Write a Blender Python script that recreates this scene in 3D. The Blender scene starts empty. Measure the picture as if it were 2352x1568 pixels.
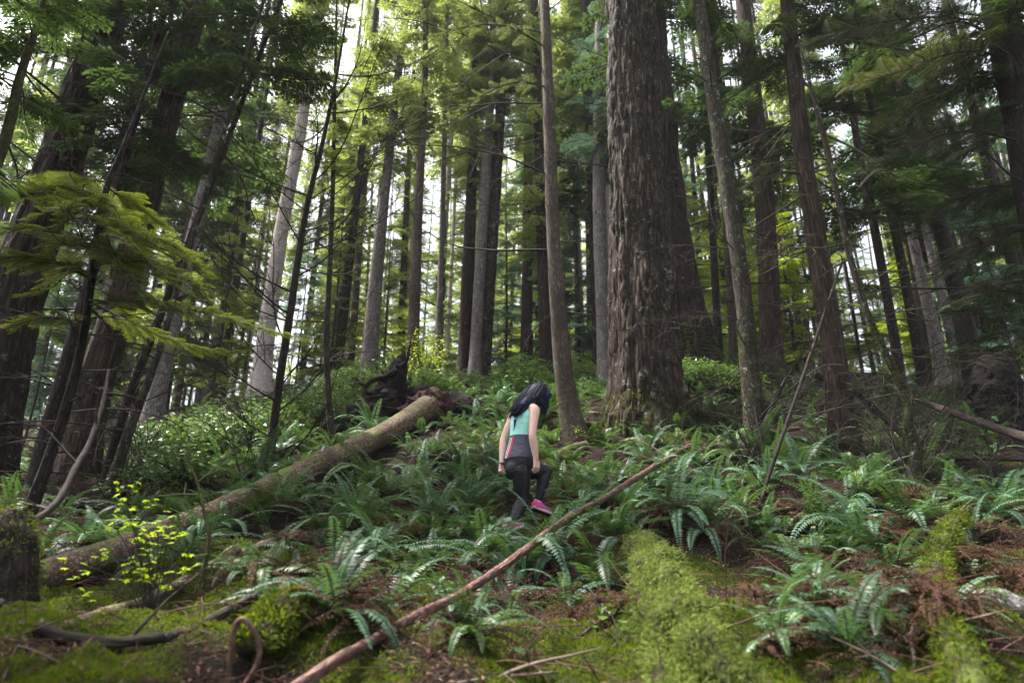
import bpy, math, random
import numpy as np
from mathutils import Vector, Matrix
R_ = math.radians
rng = np.random.default_rng(7)
random.seed(7)
scene = bpy.context.scene
COL = scene.collection

# ------------------------------------------------------------------ camera
F = 1568.0                      # focal length in pixels of a 2352 px wide frame (24 mm lens)
PITCH = R_(19)
CZ = 1.3
cp, sp = math.cos(PITCH), math.sin(PITCH)
cam_d = bpy.data.cameras.new('camera')
cam = bpy.data.objects.new('camera', cam_d); COL.objects.link(cam)
cam.location = (0, 0, CZ); cam.rotation_euler = (R_(90) + PITCH, 0, 0)
cam_d.lens = 24; cam_d.sensor_width = 36; cam_d.clip_start = 0.05; cam_d.clip_end = 2000
cam_d.dof.use_dof = True; cam_d.dof.focus_distance = 7.0; cam_d.dof.aperture_fstop = 1.6
scene.camera = cam

# ------------------------------------------------------------------ light
SUN_EL, SUN_AZ = R_(63), R_(-66)        # azimuth from +Y towards +X
w = bpy.data.worlds.new('World'); scene.world = w; w.use_nodes = True
nt = w.node_tree; bg = nt.nodes['Background']
sky = nt.nodes.new('ShaderNodeTexSky'); sky.sky_type = 'NISHITA'; sky.sun_disc = False
sky.sun_elevation = SUN_EL; sky.sun_rotation = SUN_AZ
sky.dust_density = 6.0; sky.air_density = 1.0; sky.ozone_density = 1.0; sky.altitude = 0
hs = nt.nodes.new('ShaderNodeHueSaturation'); hs.inputs['Saturation'].default_value = 0.35; hs.inputs['Value'].default_value = 1.1   # thin white overcast
nt.links.new(sky.outputs[0], hs.inputs['Color']); nt.links.new(hs.outputs[0], bg.inputs[0]); bg.inputs[1].default_value = 0.15
sl = bpy.data.lights.new('sun', 'SUN'); sl.energy = 5.0; sl.angle = R_(2.5); sl.color = (1, 0.95, 0.87)
so = bpy.data.objects.new('sun', sl); COL.objects.link(so)
tosun = Vector((math.cos(SUN_EL) * math.sin(SUN_AZ), math.cos(SUN_EL) * math.cos(SUN_AZ), math.sin(SUN_EL)))
so.rotation_euler = tosun.to_track_quat('Z', 'Y').to_euler(); so.location = (0, 0, 60)
vs = scene.view_settings
vs.view_transform = 'Standard'; vs.look = 'None'; vs.exposure = 1.48; vs.gamma = 1; vs.use_curve_mapping = False
cy_ = scene.cycles
cy_.use_denoising = True
cy_.max_bounces = 7; cy_.diffuse_bounces = 4; cy_.glossy_bounces = 2; cy_.transmission_bounces = 5
cy_.transparent_max_bounces = 4; cy_.caustics_reflective = False; cy_.caustics_refractive = False
cy_.sample_clamp_indirect = 6

# ------------------------------------------------------------------ helpers
def ray(px, py):
    cx = (px - 1176) / F; cy = (784 - py) / F
    return np.array([cx, cp - cy * sp, sp + cy * cp])
def P(px, py, Y):
    """world point seen at that place of the frame, Y metres ahead"""
    d = ray(px, py); return d * (Y / d[1]) + np.array([0, 0, CZ])
def depth(px, py, Y): return Y / ray(px, py)[1]

def _hash(ix, iy, iz):
    n = (ix * 374761393 + iy * 668265263 + iz * 1274126177) & 0xffffffff
    n = ((n ^ (n >> 13)) * 1103515245) & 0xffffffff
    n = ((n ^ (n >> 15)) * 2246822519) & 0xffffffff
    return ((n ^ (n >> 16)) & 0xffffff) / float(0xffffff)
def vnoise(p):
    p = np.asarray(p, float); i = np.floor(p).astype(np.int64); f = p - i
    f = f * f * (3 - 2 * f); r = 0
    for a in (0, 1):
        for b in (0, 1):
            for c in (0, 1):
                wt = (f[:, 0] if a else 1 - f[:, 0]) * (f[:, 1] if b else 1 - f[:, 1]) * (f[:, 2] if c else 1 - f[:, 2])
                r = r + wt * _hash(i[:, 0] + a, i[:, 1] + b, i[:, 2] + c)
    return r
def fbm(p, o=3):
    r = 0; a = 0.5; s = 0
    for k in range(o):
        r = r + a * vnoise(p * 2 ** k + 17.3 * k); s += a; a *= 0.5
    return r / s

def nrm(v):
    v = np.asarray(v, float); return v / (np.linalg.norm(v, axis=-1, keepdims=True) + 1e-9)

class MB:
    """collects polygons and builds ONE mesh object; loops attribute 'tint' per vertex, 'bk' = bark coordinates"""
    def __init__(s): s.v = []; s.q = []; s.t = []; s.tq = []; s.tt = []; s.tint = []; s.bk = []; s.n = 0
    def add(s, v, quads=None, tris=None, mat=0, tint=None, bk=None):
        v = np.asarray(v, float).reshape(-1, 3); n = len(v); s.v.append(v)
        if quads is not None and len(quads):
            q = np.asarray(quads, np.int64).reshape(-1, 4) + s.n; s.q.append(q); s.tq.append(np.full(len(q), mat))
        if tris is not None and len(tris):
            t = np.asarray(tris, np.int64).reshape(-1, 3) + s.n; s.t.append(t); s.tt.append(np.full(len(t), mat))
        s.tint.append(np.broadcast_to(np.asarray(0.5 if tint is None else tint, float), (n,)))
        s.bk.append(v if bk is None else np.asarray(bk, float).reshape(-1, 3)); s.n += n
    def merge(s, o, M=None, t=None, tintadd=0.0):
        for a in (o,):
            V = np.concatenate(a.v); B = np.concatenate(a.bk)
            if M is not None: V = V @ np.asarray(M).T
            if t is not None: V = V + t
            s.v.append(V); s.bk.append(B); s.tint.append(np.clip(np.concatenate(a.tint) + tintadd, 0, 1))
            for q, m in zip(a.q, a.tq): s.q.append(q + s.n); s.tq.append(m)
            for q, m in zip(a.t, a.tt): s.t.append(q + s.n); s.tt.append(m)
            s.n += len(V)
    def mesh(s, name, mats, smooth=True, origin=None):
        V = np.concatenate(s.v)
        if origin is not None: V = V - np.asarray(origin)
        Q = np.concatenate(s.q) if s.q else np.zeros((0, 4), np.int64); T = np.concatenate(s.t) if s.t else np.zeros((0, 3), np.int64)
        me = bpy.data.meshes.new(name)
        me.vertices.add(len(V)); me.vertices.foreach_set('co', V.astype(np.float32).ravel())
        li = np.concatenate([Q.ravel(), T.ravel()]).astype(np.int32)
        me.loops.add(len(li)); me.loops.foreach_set('vertex_index', li)
        tot = np.concatenate([np.full(len(Q), 4), np.full(len(T), 3)]).astype(np.int32)
        st = np.concatenate([[0], np.cumsum(tot)[:-1]]).astype(np.int32)
        me.polygons.add(len(tot)); me.polygons.foreach_set('loop_start', st); me.polygons.foreach_set('loop_total', tot)
        mi = np.concatenate((s.tq if s.q else []) + (s.tt if s.t else [])).astype(np.int32)
        me.polygons.foreach_set('material_index', mi)
        me.polygons.foreach_set('use_smooth', np.full(len(tot), smooth))
        a = me.attributes.new('tint', 'FLOAT', 'POINT'); a.data.foreach_set('value', np.concatenate(s.tint).astype(np.float32))
        a = me.attributes.new('bk', 'FLOAT_VECTOR', 'POINT'); a.data.foreach_set('vector', np.concatenate(s.bk).astype(np.float32).ravel())
        for m in (mats if isinstance(mats, (list, tuple)) else [mats]): me.materials.append(m)
        me.update(calc_edges=True); me.validate()
        return me
    def build(s, name, mats, parent=None, smooth=True, origin=None):
        ob = bpy.data.objects.new(name, s.mesh(name, mats, smooth, origin)); COL.objects.link(ob)
        if origin is not None and parent is None: ob.location = origin
        if parent is not None: ob.parent = parent
        return ob

def tag(o, label=None, cat=None, group=None, kind=None):
    if label: o['label'] = label
    if cat: o['category'] = cat
    if group: o['group'] = group
    if kind: o['kind'] = kind
    return o
def empty(name, loc, label=None, cat=None, group=None, rz=0):
    o = bpy.data.objects.new(name, None); COL.objects.link(o); o.location = [float(c) for c in loc]; o.rotation_euler = (0, 0, rz)
    o.empty_display_size = 0.2
    return tag(o, label, cat, group)
def linkmesh(name, me, parent, loc=(0, 0, 0), rot=(0, 0, 0), scale=(1, 1, 1)):
    o = bpy.data.objects.new(name, me); COL.objects.link(o); o.parent = parent
    o.location = loc; o.rotation_euler = rot; o.scale = scale; return o

def spline(pts, n):
    """Catmull-Rom through the points, n samples spaced evenly"""
    p = np.asarray(pts, float)
    if len(p) == 2: return p[0] + (p[1] - p[0]) * np.linspace(0, 1, n)[:, None]
    e = np.vstack([2 * p[0] - p[1], p, 2 * p[-1] - p[-2]]); out = []
    for i in range(1, len(e) - 2):
        t = np.linspace(0, 1, 12, endpoint=False)[:, None]
        a, b, c, d = e[i - 1], e[i], e[i + 1], e[i + 2]
        out.append(0.5 * (2 * b + (c - a) * t + (2 * a - 5 * b + 4 * c - d) * t ** 2 + (3 * b - a - 3 * c + d) * t ** 3))
    o = np.vstack(out + [p[-1][None]])
    L = np.concatenate([[0], np.cumsum(np.linalg.norm(np.diff(o[:, :3], axis=0), axis=1))])
    u = np.linspace(0, L[-1], n)
    return np.stack([np.interp(u, L, o[:, k]) for k in range(o.shape[1])], 1)

def tube(mb, path, sides=8, mat=0, tint=0.5, disp=None, caps=True, off=0.0):
    """path: (n,4) x y z r.  disp(theta, s, r) -> added radius"""
    path = np.asarray(path, float); c = path[:, :3]; r = path[:, 3]; n = len(c)
    T = nrm(np.gradient(c, axis=0))
    ref = np.array([0, 0, 1.0]) if abs(T[0, 2]) < 0.9 else np.array([0, 1.0, 0])
    U = np.zeros_like(c); u = nrm(np.cross(T[0], ref))
    for i in range(n):
        u = u - T[i] * np.dot(u, T[i]); u = u / (np.linalg.norm(u) + 1e-9); U[i] = u
    W = np.cross(T, U)
    s = np.concatenate([[0], np.cumsum(np.linalg.norm(np.diff(c, axis=0), axis=1))]) + off
    th = np.linspace(0, 2 * math.pi, sides, endpoint=False)
    TH, S = np.meshgrid(th, s); RR = np.repeat(r[:, None], sides, 1)
    if disp is not None: RR = RR + disp(TH, S, RR)
    V = c[:, None, :] + (np.cos(TH) * RR)[..., None] * U[:, None, :] + (np.sin(TH) * RR)[..., None] * W[:, None, :]
    r0 = np.repeat(r[:, None], sides, 1)
    B = np.stack([np.cos(TH) * r0, np.sin(TH) * r0, S], -1)
    i = np.arange(n - 1)[:, None] * sides; j = np.arange(sides)[None, :]; j2 = (j + 1) % sides
    Q = np.stack([i + j, i + j2, i + sides + j2, i + sides + j], -1).reshape(-1, 4)
    V = V.reshape(-1, 3); B = B.reshape(-1, 3)
    tr = []
    if caps:
        k = len(V); V = np.vstack([V, c[0], c[-1]]); B = np.vstack([B, [0, 0, s[0]], [0, 0, s[-1]]])
        for q in range(sides):
            tr.append((k, (q + 1) % sides, q)); tr.append((k + 1, (n - 1) * sides + q, (n - 1) * sides + (q + 1) % sides))
    mb.add(V, Q, tr, mat, tint, B)

def rdisp(amp, freq, seed=0.0, sv=0.3):
    """lumpy irregular bark relief for tubes"""
    def f(TH, S, R):
        p = np.stack([np.cos(TH) * R * freq, np.sin(TH) * R * freq, S * freq * sv], -1).reshape(-1, 3) + seed
        return (fbm(p, 3).reshape(TH.shape) - 0.5) * 2 * amp * np.minimum(1, R / R.max())
    return f
def ridged(amp, freq, seed=0.0, sv=0.13, lobes=0, lobe_amp=0, flare_h=1.0):
    """deep vertical furrows"""
    def f(TH, S, R):
        tw = S * 0.05
        p = np.stack([np.cos(TH) * R * freq, np.sin(TH) * R * freq, S * freq * sv], -1).reshape(-1, 3) + seed
        q = p.copy(); q[:, :2] += (fbm(p * 0.7 + 9, 2)[:, None] - .5) * 2.2
        a = np.abs(vnoise(q) - 0.5) * 2; b = np.abs(vnoise(q * np.array([2.1, 2.1, 3.1]) + 5) - 0.5) * 2
        c = np.abs(vnoise(q * np.array([4.3, 4.3, 9]) + 15) - 0.5) * 2
        h = np.clip(a * 1.5, 0, 1) * 0.6 + np.clip(b * 1.5, 0, 1) * 0.28 + c * 0.12
        d = (h.reshape(TH.shape) - 0.6) * amp
        if lobes:
            hh = np.exp(-np.clip(S, 0, None) / flare_h)
            d = d + lobe_amp * hh * np.maximum(0, np.cos(lobes * TH + seed + 0.6 * np.sin(2 * TH))) ** 1.5 * (0.7 + .3 * np.cos(TH * 2 + 1)) \
                + 0.05 * R * np.cos(3 * TH + seed + S * .25) + .03 * R * np.cos(7 * TH + S * .4)
        return d
    return f
# ------------------------------------------------------------------ terrain
_cp = [  # frame x, frame y, metres ahead
 (1176,1568,3.0),(400,1568,2.8),(2000,1568,3.0),(60,1568,2.7),(2352,1568,3.0),
 (1176,1400,4.3),(600,1410,4.2),(1800,1400,4.3),(150,1440,3.8),(2280,1400,4.3),
 (1190,1228,6.8),(700,1260,5.9),(1600,1230,6.4),(2100,1230,6.4),(200,1320,5.0),(2400,1230,6.3),
 (900,1110,8.2),(1450,1075,8.9),(1945,1060,9.3),(1740,1050,8.9),(2250,1065,9.2),(200,1160,8),(-100,1160,8),
 (1325,1020,9.5),(1480,1000,10.3),(620,1085,8.8),(350,1000,14),(597,905,17),(840,875,17.5),(1070,868,17.5),(1250,875,16.5),
 (1390,890,14.5),(1620,880,13.2),(1772,855,15.5),(1850,870,15),(2200,880,19),(2400,930,15),(0,1040,13),(990,950,12.2),
 (-300,1100,10),(2700,1100,10)]
def _mk():
    X = [P(a, b, c) for a, b, c in _cp]
    for x in (-45, -25, -12, 0, 12, 25, 45):
        X += [(x, 30, 6.3 - abs(x) * .03), (x, 60, 7.5)]
    for x in (-10, -4, 0, 4, 10): X += [(x, 0, .0), (x, -8, -1.6)]
    for x in (-30, -18, 18, 30): X += [(x, 12, 3.0), (x, 2, .5)]
    return np.array(X)
_X = _mk()
def _tk(r2): return r2 * np.log(r2 + 1e-9)
_n = len(_X)
_A = np.zeros((_n + 3, _n + 3)); _d = ((_X[:, None, :2] - _X[None, :, :2]) ** 2).sum(-1)
_A[:_n, :_n] = _tk(_d) + np.eye(_n) * 1.5; _A[:_n, _n] = 1; _A[:_n, _n + 1:] = _X[:, :2]; _A[_n, :_n] = 1; _A[_n + 1:, :_n] = _X[:, :2].T
_W = np.linalg.solve(_A, np.concatenate([_X[:, 2], [0, 0, 0]]))
def H0(x, y):
    x = np.clip(np.asarray(x, float), -45, 45); y = np.clip(np.asarray(y, float), -8, 62)
    d = (x[:, None] - _X[None, :, 0]) ** 2 + (y[:, None] - _X[None, :, 1]) ** 2
    return _tk(d) @ _W[:_n] + _W[_n] + _W[_n + 1] * x + _W[_n + 2] * y
_mounds = []      # x, y, radius, height
for a, b, Y, rad, h in [(420,1530,3.2,.55,.16),(1330,1165,7.6,.5,.16),(1500,1330,5.2,.6,.22),(2150,1330,5.0,.5,.12),(1640,1530,3.3,.35,.12),
                        (1250,1470,3.7,.4,.07),(620,1450,3.9,.3,.14),(1640,930,11.8,1.0,.5),(1040,960,12.5,.8,.3),(1480,1000,10.4,1.3,.25),
                        (1950,1190,7,.5,.18),(2000,1130,8,.4,.15)]:
    q = P(a, b, Y); _mounds.append((q[0], q[1], rad, h))
_r = np.random.default_rng(77)
for _k in range(60):      # hummocks of moss over buried wood
    _y = 2.9 + 4.2 * _r.random(); _x = (_r.random() - .5) * 1.5 * _y
    if abs(_x - .05) < .9 and _y > 4.9: continue
    _mounds.append((_x, _y, .12 + .22 * _r.random(), .04 + .09 * _r.random()))
def H(x, y):
    x = np.atleast_1d(np.asarray(x, float)); y = np.atleast_1d(np.asarray(y, float))
    z = H0(x, y)
    for mx, my, r, h in _mounds: z = z + h * np.exp(-((x - mx) ** 2 + (y - my) ** 2) / r ** 2)
    p = np.stack([x, y, np.zeros_like(x)], 1)
    far = np.clip((np.hypot(x, y) - 1) / 3, .15, 1)
    z = z + (fbm(p * 0.8, 2) - .5) * .42 * far + (fbm(p * 2.7 + 40, 2) - .5) * .20 + (vnoise(p * 9 + 3) - .5) * .05
    return z
def h1(x, y): return float(H([x], [y])[0])
def hit(px, py, lo=1.5, hi=40):
    d = ray(px, py); d = d / d[1]; Y = np.geomspace(lo, hi, 500)
    g = H(d[0] * Y, Y); z = d[2] * Y + CZ; b = np.where(z < g)[0]
    y = Y[b[0]] if len(b) else hi
    return np.array([d[0] * y, y, h1(d[0] * y, y)])
def mossy(x, y):
    p = np.stack([x, y, np.zeros_like(x)], 1)
    m = fbm(p * 0.75 + 70, 3) * .9 + (fbm(p * 3.5 + 20, 2) - .5) * .7
    near = np.clip((5.6 - y) / 2.5, 0, 1) * .16
    dark = np.clip((x - 2.2) / 1.5, 0, 1) * .05
    for mx, my, r, h in _mounds[:8]: m = m + .3 * np.exp(-((x - mx) ** 2 + (y - my) ** 2) / (r * 1.1) ** 2)
    return np.clip((m + near - dark - .50) * 6, 0, 1)

# ------------------------------------------------------------------ materials
def mat(name):
    m = bpy.data.materials.new(name); m.use_nodes = True; t = m.node_tree; t.nodes.clear()
    return m, t, t.nodes.new('ShaderNodeOutputMaterial')
def nd(t, typ, ins=None, **kw):
    n = t.nodes.new(typ)
    for k, v in kw.items(): setattr(n, k, v)
    for k, v in (ins or {}).items():
        if hasattr(v, 'type') and hasattr(v, 'links'): t.links.new(v, n.inputs[k])
        else: n.inputs[k].default_value = v
    return n
def c4(c): return (c[0], c[1], c[2], 1)
def mixc(t, f, a, b, mode='MIX'):
    n = t.nodes.new('ShaderNodeMix'); n.data_type = 'RGBA'; n.blend_type = mode
    for k, v in ((0, f), (6, a), (7, b)):
        if hasattr(v, 'links'): t.links.new(v, n.inputs[k])
        else: n.inputs[k].default_value = c4(v) if isinstance(v, tuple) else v
    return n.outputs[2]
def ramp(t, f, lo, hi):
    n = nd(t, 'ShaderNodeMapRange', {0: f, 1: lo, 2: hi}); n.clamp = True; return n.outputs[0]

def leafmat(name, a, b, trans=.35, rough=.5, spec=.4, tcol=None, rvar=.35, alt=None):
    m, t, out = mat(name)
    at = nd(t, 'ShaderNodeAttribute', attribute_name='tint')
    oi = nd(t, 'ShaderNodeObjectInfo')
    s = nd(t, 'ShaderNodeMath', {0: oi.outputs['Random'], 1: -.5}, operation='ADD')
    s = nd(t, 'ShaderNodeMath', {0: s.outputs[0], 1: rvar}, operation='MULTIPLY')
    s = nd(t, 'ShaderNodeMath', {0: s.outputs[0], 1: at.outputs['Fac']}, operation='ADD', use_clamp=True)
    col = mixc(t, s.outputs[0], a, b)
    if alt:      # some plants are a different green
        q = nd(t, 'ShaderNodeMath', {0: oi.outputs['Random'], 1: 13.7}, operation='MULTIPLY'); q = nd(t, 'ShaderNodeMath', {0: q.outputs[0]}, operation='FRACT')
        col = mixc(t, ramp(t, q.outputs[0], .6, 1.2), col, mixc(t, s.outputs[0], tuple(c * .2 for c in alt), alt))
    pr = nd(t, 'ShaderNodeBsdfPrincipled', {'Base Color': col, 'Roughness': rough, 'Specular IOR Level': spec})
    if trans:
        tc = mixc(t, .6, col, tcol if tcol else tuple(min(1, c * 1.6) for c in b))
        tr = nd(t, 'ShaderNodeBsdfTranslucent', {'Color': tc})
        mx = nd(t, 'ShaderNodeMixShader', {0: trans, 1: pr.outputs[0], 2: tr.outputs[0]})
        t.links.new(mx.outputs[0], out.inputs[0])
    else: t.links.new(pr.outputs[0], out.inputs[0])
    return m

def barkmat(name, dark, light, sc=18, moss=0.0, mosscol=(.09, .13, .02), topmoss=0.0, lichen=0.0, lichcol=(.30, .36, .31), stretch=.18, bump=.6, knots=0.0, rough=.9):
    m, t, out = mat(name)
    at = nd(t, 'ShaderNodeAttribute', attribute_name='bk')
    oi = nd(t, 'ShaderNodeObjectInfo')
    mp = nd(t, 'ShaderNodeMapping', {0: at.outputs['Vector'], 3: (sc, sc, sc * stretch)})
    off = nd(t, 'ShaderNodeVectorMath', {0: mp.outputs[0], 1: oi.outputs['Location']}, operation='ADD')
    n1 = nd(t, 'ShaderNodeTexNoise', {'Vector': off.outputs[0], 'Scale': 1.0, 'Detail': 6, 'Roughness': .65, 'Distortion': .6})
    vo = nd(t, 'ShaderNodeTexVoronoi', {'Vector': off.outputs[0], 'Scale': 1.3}, feature='DISTANCE_TO_EDGE')
    crack = ramp(t, vo.outputs['Distance'], 0.0, .25)
    f = nd(t, 'ShaderNodeMath', {0: ramp(t, n1.outputs['Fac'], .35, .7), 1: crack}, operation='MULTIPLY')
    col = mixc(t, f.outputs[0], dark, light)
    big = nd(t, 'ShaderNodeTexNoise', {'Vector': nd(t, 'ShaderNodeVectorMath', {0: at.outputs['Vector'], 1: oi.outputs['Location']}, operation='ADD').outputs[0], 'Scale': 1.6, 'Detail': 4})
    col = mixc(t, ramp(t, big.outputs['Fac'], .3, .75), col, tuple(c * .62 for c in light), 'MIX') if False else mixc(t, ramp(t, big.outputs['Fac'], .45, .8), col, tuple(c * .8 for c in dark))
    if lichen:
        ln = nd(t, 'ShaderNodeTexNoise', {'Vector': at.outputs['Vector'], 'Scale': 9, 'Detail': 8, 'Roughness': .75})
        col = mixc(t, ramp(t, ln.outputs['Fac'], .72 - lichen, .80 - lichen), col, lichcol)
    if knots:
        kv = nd(t, 'ShaderNodeTexVoronoi', {'Vector': nd(t, 'ShaderNodeMapping', {0: at.outputs['Vector'], 3: (3.2, 3.2, 1.5)}).outputs[0], 'Scale': 1.4})
        col = mixc(t, ramp(t, kv.outputs['Distance'], .12, .05), col, (.02, .015, .012))
    h = f.outputs[0]
    if moss or topmoss:
        mn = nd(t, 'ShaderNodeTexNoise', {'Vector': at.outputs['Vector'], 'Scale': 4.5, 'Detail': 8, 'Roughness': .7})
        g = nd(t, 'ShaderNodeNewGeometry'); sx = nd(t, 'ShaderNodeSeparateXYZ', {0: g.outputs['Normal']})
        up = nd(t, 'ShaderNodeMath', {0: sx.outputs[2], 1: topmoss, 2: moss}, operation='MULTIPLY_ADD')
        sm = nd(t, 'ShaderNodeMath', {0: up.outputs[0], 1: mn.outputs['Fac']}, operation='ADD')
        mf = ramp(t, sm.outputs[0], .62, .72)
        mcol = mixc(t, ramp(t, nd(t, 'ShaderNodeTexNoise', {'Vector': at.outputs['Vector'], 'Scale': 40, 'Detail': 3}).outputs['Fac'], .3, .7), tuple(c * .45 for c in mosscol), mosscol)
        col = mixc(t, mf, col, mcol)
    bm = nd(t, 'ShaderNodeBump', {'Height': h, 'Strength': bump, 'Distance': .25 / sc})
    pr = nd(t, 'ShaderNodeBsdfPrincipled', {'Base Color': col, 'Roughness': rough, 'Specular IOR Level': .25, 'Normal': bm.outputs[0]})
    t.links.new(pr.outputs[0], out.inputs[0]); return m

def plain(name, col, rough=.6, spec=.4, noise=.0, nscale=30, **kw):
    m, t, out = mat(name)
    c = c4(col)
    if noise:
        tc = nd(t, 'ShaderNodeTexCoord'); n = nd(t, 'ShaderNodeTexNoise', {'Vector': tc.outputs['Object'], 'Scale': nscale, 'Detail': 4})
        c = mixc(t, n.outputs['Fac'], tuple(x * (1 - noise) for x in col), tuple(min(1, x * (1 + noise)) for x in col))
    pr = nd(t, 'ShaderNodeBsdfPrincipled', {'Base Color': c, 'Roughness': rough, 'Specular IOR Level': spec})
    for k, v in kw.items(): pr.inputs[k.replace('_', ' ')].default_value = v
    t.links.new(pr.outputs[0], out.inputs[0]); return m

M = {}
M['bark_fir'] = barkmat('bark_fir', (.012, .007, .005), (.165, .112, .085), 15, lichen=.145, lichcol=(.21, .24, .20), bump=1.0, stretch=.16)
M['bark_red'] = barkmat('bark_red', (.012, .007, .006), (.085, .045, .038), 12, lichen=.1, bump=.8)
M['bark_brown'] = barkmat('bark_brown', (.045, .032, .026), (.20, .15, .12), 30, moss=.01, lichen=.1, bump=.5, knots=1)
M['bark_pale'] = barkmat('bark_pale', (.36, .29, .28), (.76, .69, .67), 26, lichen=.14, lichcol=(.66, .66, .64), bump=.4, knots=1)
M['bark_grey'] = barkmat('bark_grey', (.10, .08, .08), (.34, .29, .28), 26, lichen=.15, bump=.5, knots=1)
M['bark_dark'] = barkmat('bark_dark', (.012, .008, .007), (.065, .045, .04), 24, lichen=.1, bump=.6)
M['bark_mossy'] = barkmat('bark_mossy', (.018, .014, .009), (.11, .09, .07), 26, moss=.05, mosscol=(.09, .11, .02), lichen=.14, bump=.9)
M['bark_shaggy'] = barkmat('bark_shaggy', (.02, .013, .010), (.15, .095, .075), 20, lichen=.1, stretch=.07, bump=.9)
M['log_moss'] = barkmat('log_moss', (.06, .036, .028), (.38, .27, .205), 24, moss=.04, topmoss=.10, mosscol=(.15, .20, .04), bump=.7, stretch=.7)
M['rotten_core'] = barkmat('rotten_core', (.012, .008, .005), (.07, .045, .028), 18, moss=.10, topmoss=.06, mosscol=(.07, .095, .012), bump=1)
M['pole_red'] = barkmat('pole_red', (.06, .03, .024), (.30, .165, .13), 30, moss=-.1, topmoss=.05, bump=.5, stretch=.4, knots=1, rough=.7)
M['twig'] = barkmat('twig', (.03, .022, .02), (.11, .08, .07), 40, moss=-.02, topmoss=.05, mosscol=(.10, .13, .02), bump=.3)
M['twig_pale'] = barkmat('twig_pale', (.12, .09, .07), (.34, .27, .22), 40, bump=.3)
M['twig_moss'] = barkmat('twig_moss', (.03, .03, .012), (.12, .10, .05), 40, moss=.10, mosscol=(.13, .17, .02), bump=.5)
M['root_dark'] = barkmat('root_dark', (.006, .004, .004), (.045, .025, .022), 22, bump=.9)
M['rootlitter'] = barkmat('rootlitter', (.025, .010, .010), (.18, .09, .08), 30, topmoss=.05, moss=.0, bump=.9, stretch=.6)
M['moss'] = leafmat('moss', (.007, .015, .002), (.09, .135, .010), .3, .8, .1, (.32, .40, .03))
M['moss_pale'] = leafmat('moss_pale', (.012, .024, .003), (.16, .215, .04), .25, .8, .1, (.40, .48, .12))
M['fern'] = leafmat('fern', (.008, .024, .006), (.11, .215, .13), .22, .48, .28, (.16, .32, .05), .8, alt=(.16, .24, .045))
M['fern_dead'] = leafmat('fern_dead', (.022, .011, .008), (.155, .078, .048), .2, .7, .2, (.4, .2, .1))
M['salal'] = leafmat('salal', (.04, .08, .02), (.15, .27, .12), .25, .34, .5, (.25, .40, .04), .4)
M['bright_leaf'] = leafmat('bright_leaf', (.15, .24, .012), (.38, .50, .03), .5, .6, .2, (.6, .75, .03))
M['hemlock'] = leafmat('hemlock', (.14, .24, .02), (.36, .48, .07), .5, .55, .25, (.52, .62, .04))
M['needle_far'] = leafmat('needle_far', (.08, .115, .032), (.27, .34, .12), .5, .6, .2, (.40, .48, .09), .7)
M['needle_olive'] = leafmat('needle_olive', (.04, .06, .008), (.13, .165, .018), .4, .5, .3, (.24, .30, .03), .4)
M['needle_blue'] = leafmat('needle_blue', (.05, .10, .075), (.16, .27, .20), .4, .5, .3, (.2, .34, .16), .5)
M['needle_dark'] = leafmat('needle_dark', (.010, .022, .009), (.05, .085, .028), .35, .5, .3, (.10, .17, .03), .5)
M['litter'] = leafmat('litter', (.025, .013, .009), (.17, .095, .065), .1, .8, .2)

def groundmat():
    m, t, out = mat('forest_floor')
    g = nd(t, 'ShaderNodeAttribute', attribute_name='bk'); ms = nd(t, 'ShaderNodeAttribute', attribute_name='tint')
    n1 = nd(t, 'ShaderNodeTexNoise', {'Vector': g.outputs['Vector'], 'Scale': 14, 'Detail': 8, 'Roughness': .75})
    n2 = nd(t, 'ShaderNodeTexNoise', {'Vector': g.outputs['Vector'], 'Scale': 60, 'Detail': 4, 'Roughness': .7})
    v = nd(t, 'ShaderNodeTexVoronoi', {'Vector': g.outputs['Vector'], 'Scale': 45})
    soil = mixc(t, ramp(t, n1.outputs['Fac'], .35, .68), (.004, .003, .0025), (.034, .020, .014))
    soil = mixc(t, ramp(t, n2.outputs['Fac'], .55, .75), soil, (.075, .043, .03))
    mc = mixc(t, ramp(t, n1.outputs['Fac'], .3, .7), (.008, .015, .002), (.06, .085, .008))
    mc = mixc(t, ramp(t, v.outputs['Distance'], .1, .6), mc, (.05, .07, .008))
    s = nd(t, 'ShaderNodeMath', {0: ms.outputs['Fac'], 1: ramp(t, n2.outputs['Fac'], .2, .6)}, operation='MULTIPLY')
    col = mixc(t, s.outputs[0], soil, mc)
    hh = nd(t, 'ShaderNodeMath', {0: n1.outputs['Fac'], 1: n2.outputs['Fac']}, operation='ADD')
    b = nd(t, 'ShaderNodeBump', {'Height': hh.outputs[0], 'Strength': 1, 'Distance': .03})
    pr = nd(t, 'ShaderNodeBsdfPrincipled', {'Base Color': col, 'Roughness': .95, 'Specular IOR Level': .15, 'Normal': b.outputs[0]})
    t.links.new(pr.outputs[0], out.inputs[0]); return m
M['ground'] = groundmat(); M['rock'] = barkmat('rock', (.12,.12,.12), (.4,.39,.38), 12, stretch=1, bump=.3)

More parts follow.
